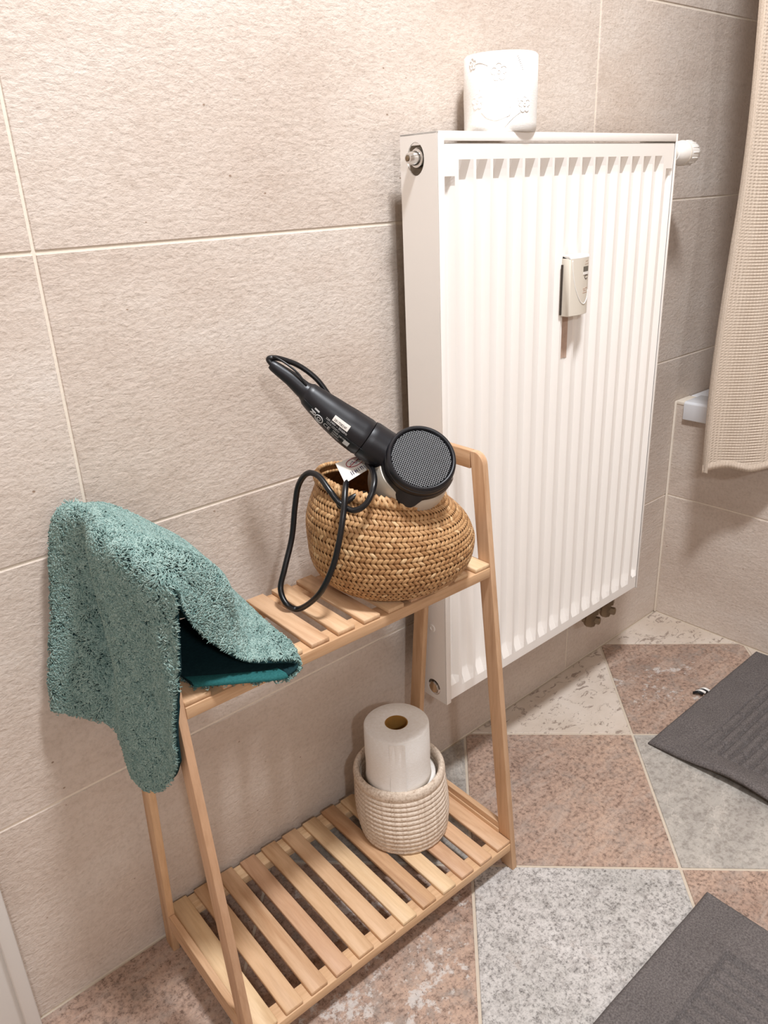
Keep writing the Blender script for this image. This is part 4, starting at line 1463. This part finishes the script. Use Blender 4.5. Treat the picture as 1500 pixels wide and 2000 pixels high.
# small striped clip on the floor at the edge of the far mat
clip = empty('hair_clip', (1.008, -0.226, ZF)); tag(clip, 'tiny black and white striped hair clip by the far bath mat', 'hair clip')
for k, (mm, off) in enumerate((('black', 0.0), ('white_plastic', 0.007), ('black', 0.012), ('white_plastic', 0.018))):
    V, F = tube(spline([(0.994 + off, -0.224 - off * .2, ZF + 0.003), (0.997 + off, -0.232 - off * .2, ZF + 0.0075), (1.001 + off, -0.2395 - off * .2, ZF + 0.0045)], 5), 0.0029, 8)
    part('clip_band', V, F, M[mm], clip, True)

# ------------------------------------------------------------------ bathtub and shower curtain
tub = empty('bathtub', (1.57, -0.85, 0.25)); tag(tub, 'white acrylic bathtub behind the tiled apron', 'bathtub')
lp = [(XC - 0.0085, TUB_Z - 0.0335), (XC - 0.0008, TUB_Z - 0.0335), (XC - 0.0008, TUB_Z + 0.0002), (XC + 0.060, TUB_Z + 0.0002), (XC + 0.060, TUB_Z + 0.0045), (XC - 0.0045, TUB_Z + 0.0045), (XC - 0.0085, TUB_Z + 0.0005)]
bm_part('rim', prism_bm(lp, 'y', -1.70, -0.0235, 0.0012, 2), M['acrylic'], tub, True, None, 50)
box('rim', XR - 0.06, XR - 0.0008, -1.70, -0.002, TUB_Z - 0.03, TUB_Z + 0.0015, M['acrylic'], tub, 0.004, 3)
box('rim', XC + 0.0555, XR - 0.055, -0.075, -0.002, TUB_Z - 0.03, TUB_Z + 0.0013, M['acrylic'], tub, 0.004, 3)
box('rim', XC + 0.0555, XR - 0.055, -1.70, -1.63, TUB_Z - 0.03, TUB_Z + 0.0013, M['acrylic'], tub, 0.004, 3)
bm = bmesh.new()
t_ = [(XC + 0.058, -0.073), (XR - 0.058, -0.073), (XR - 0.058, -1.632), (XC + 0.058, -1.632)]
b_ = [(XC + 0.10, -0.15), (XR - 0.10, -0.15), (XR - 0.10, -1.52), (XC + 0.10, -1.52)]
tv = [bm.verts.new((*p, TUB_Z)) for p in t_]; bv = [bm.verts.new((*p, 0.10)) for p in b_]
for i in range(4): bm.faces.new((tv[i], tv[(i + 1) % 4], bv[(i + 1) % 4], bv[i]))
bm.faces.new(bv)
bmesh.ops.bevel(bm, geom=[e for e in bm.edges if len(e.link_faces) == 2], offset=0.05, segments=4, affect='EDGES')
bm_part('basin', bm, M['acrylic'], tub, True)

cur = empty('shower_curtain', (1.13, -0.5, 0.42)); tag(cur, 'beige ribbed shower curtain hanging outside the bathtub', 'curtain')


def cur_x(y, z):
    d = -0.139 - y
    base = 1.102 + 0.085 * min(1, (max(d, 0) / 0.11)) ** 0.9
    fold = 0.010 * sin(d * 46 + 0.6) * min(1, d / 0.05) + 0.004 * sin(z * 9 + d * 30)
    return min(base + fold, XC - 0.0105)


RIB = 0.0052
ny, nz = 74, int((2.02 - 0.418) / (RIB / 4))
V, TNE = [], []
for i in range(nz + 1):
    q = i / nz
    for k in range(ny + 1):
        d = 0.62 * (k / ny) ** 1.3
        y = -0.139 - d + 0.004 * sin(i * 0.01)
        hem = 0.419 + 0.010 * (1 - math.exp(-d / 0.05)) + 0.10 * max(0, d - 0.06) + 0.004 * sin(d * 70)
        z = hem + (2.02 - hem) * q
        if z > 0.7 and d < 0.03: y += 0.0
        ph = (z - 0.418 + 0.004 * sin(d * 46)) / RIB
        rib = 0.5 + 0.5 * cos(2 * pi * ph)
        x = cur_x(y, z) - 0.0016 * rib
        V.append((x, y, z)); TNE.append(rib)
w = ny + 1
F = [(i * w + k, i * w + k + 1, (i + 1) * w + k + 1, (i + 1) * w + k) for i in range(nz) for k in range(ny)]
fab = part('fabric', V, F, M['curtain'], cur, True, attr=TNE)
# hems
V, F = [], []
for i in range(0, nz + 1, 6):
    q = i / nz; z = 0.419 + (2.02 - 0.419) * q; y = -0.139 + 0.004 * sin(i * 0.01); x = cur_x(y, z)
    V += [(x + 0.0012, y + 0.0018, z), (x - 0.0022, y + 0.0012, z), (x - 0.0022, y - 0.010, z)]
for i in range(len(V) // 3 - 1):
    for k in range(2): F.append((i * 3 + k, (i + 1) * 3 + k, (i + 1) * 3 + k + 1, i * 3 + k + 1))
part('side_hem', V, F, M['curtain'], cur, True, attr=[0.9] * len(V))
V, F = [], []
for k in range(ny + 1):
    p = [np.array(fab.data.vertices[i * w + k].co) + np.array(WL[fab].translation) for i in (0, 6, 11)]
    V += [p[0] + np.array([0.0008, 0, -0.0005]), p[0] + np.array([-0.0022, 0, -0.0006]), p[1] + np.array([-0.0024, 0, 0]), p[2] + np.array([-0.0012, 0, 0])]
for k in range(ny):
    for j in range(3): F.append((k * 4 + j, k * 4 + j + 1, (k + 1) * 4 + j + 1, (k + 1) * 4 + j))
part('bottom_hem', V, F, M['curtain'], cur, True, attr=[0.85] * len(V))
rod = empty('curtain_rod', (1.13, -0.9, 2.03)); tag(rod, 'chrome shower curtain rod above the picture', 'rod')
V, F = tube([(1.15, -0.0006, 2.03), (1.15, -0.9, 2.03), (1.15, YF + 0.0006, 2.03)], 0.010, 16)
part('pole', V, F, M['chrome'], rod, True, flat_angle=40)
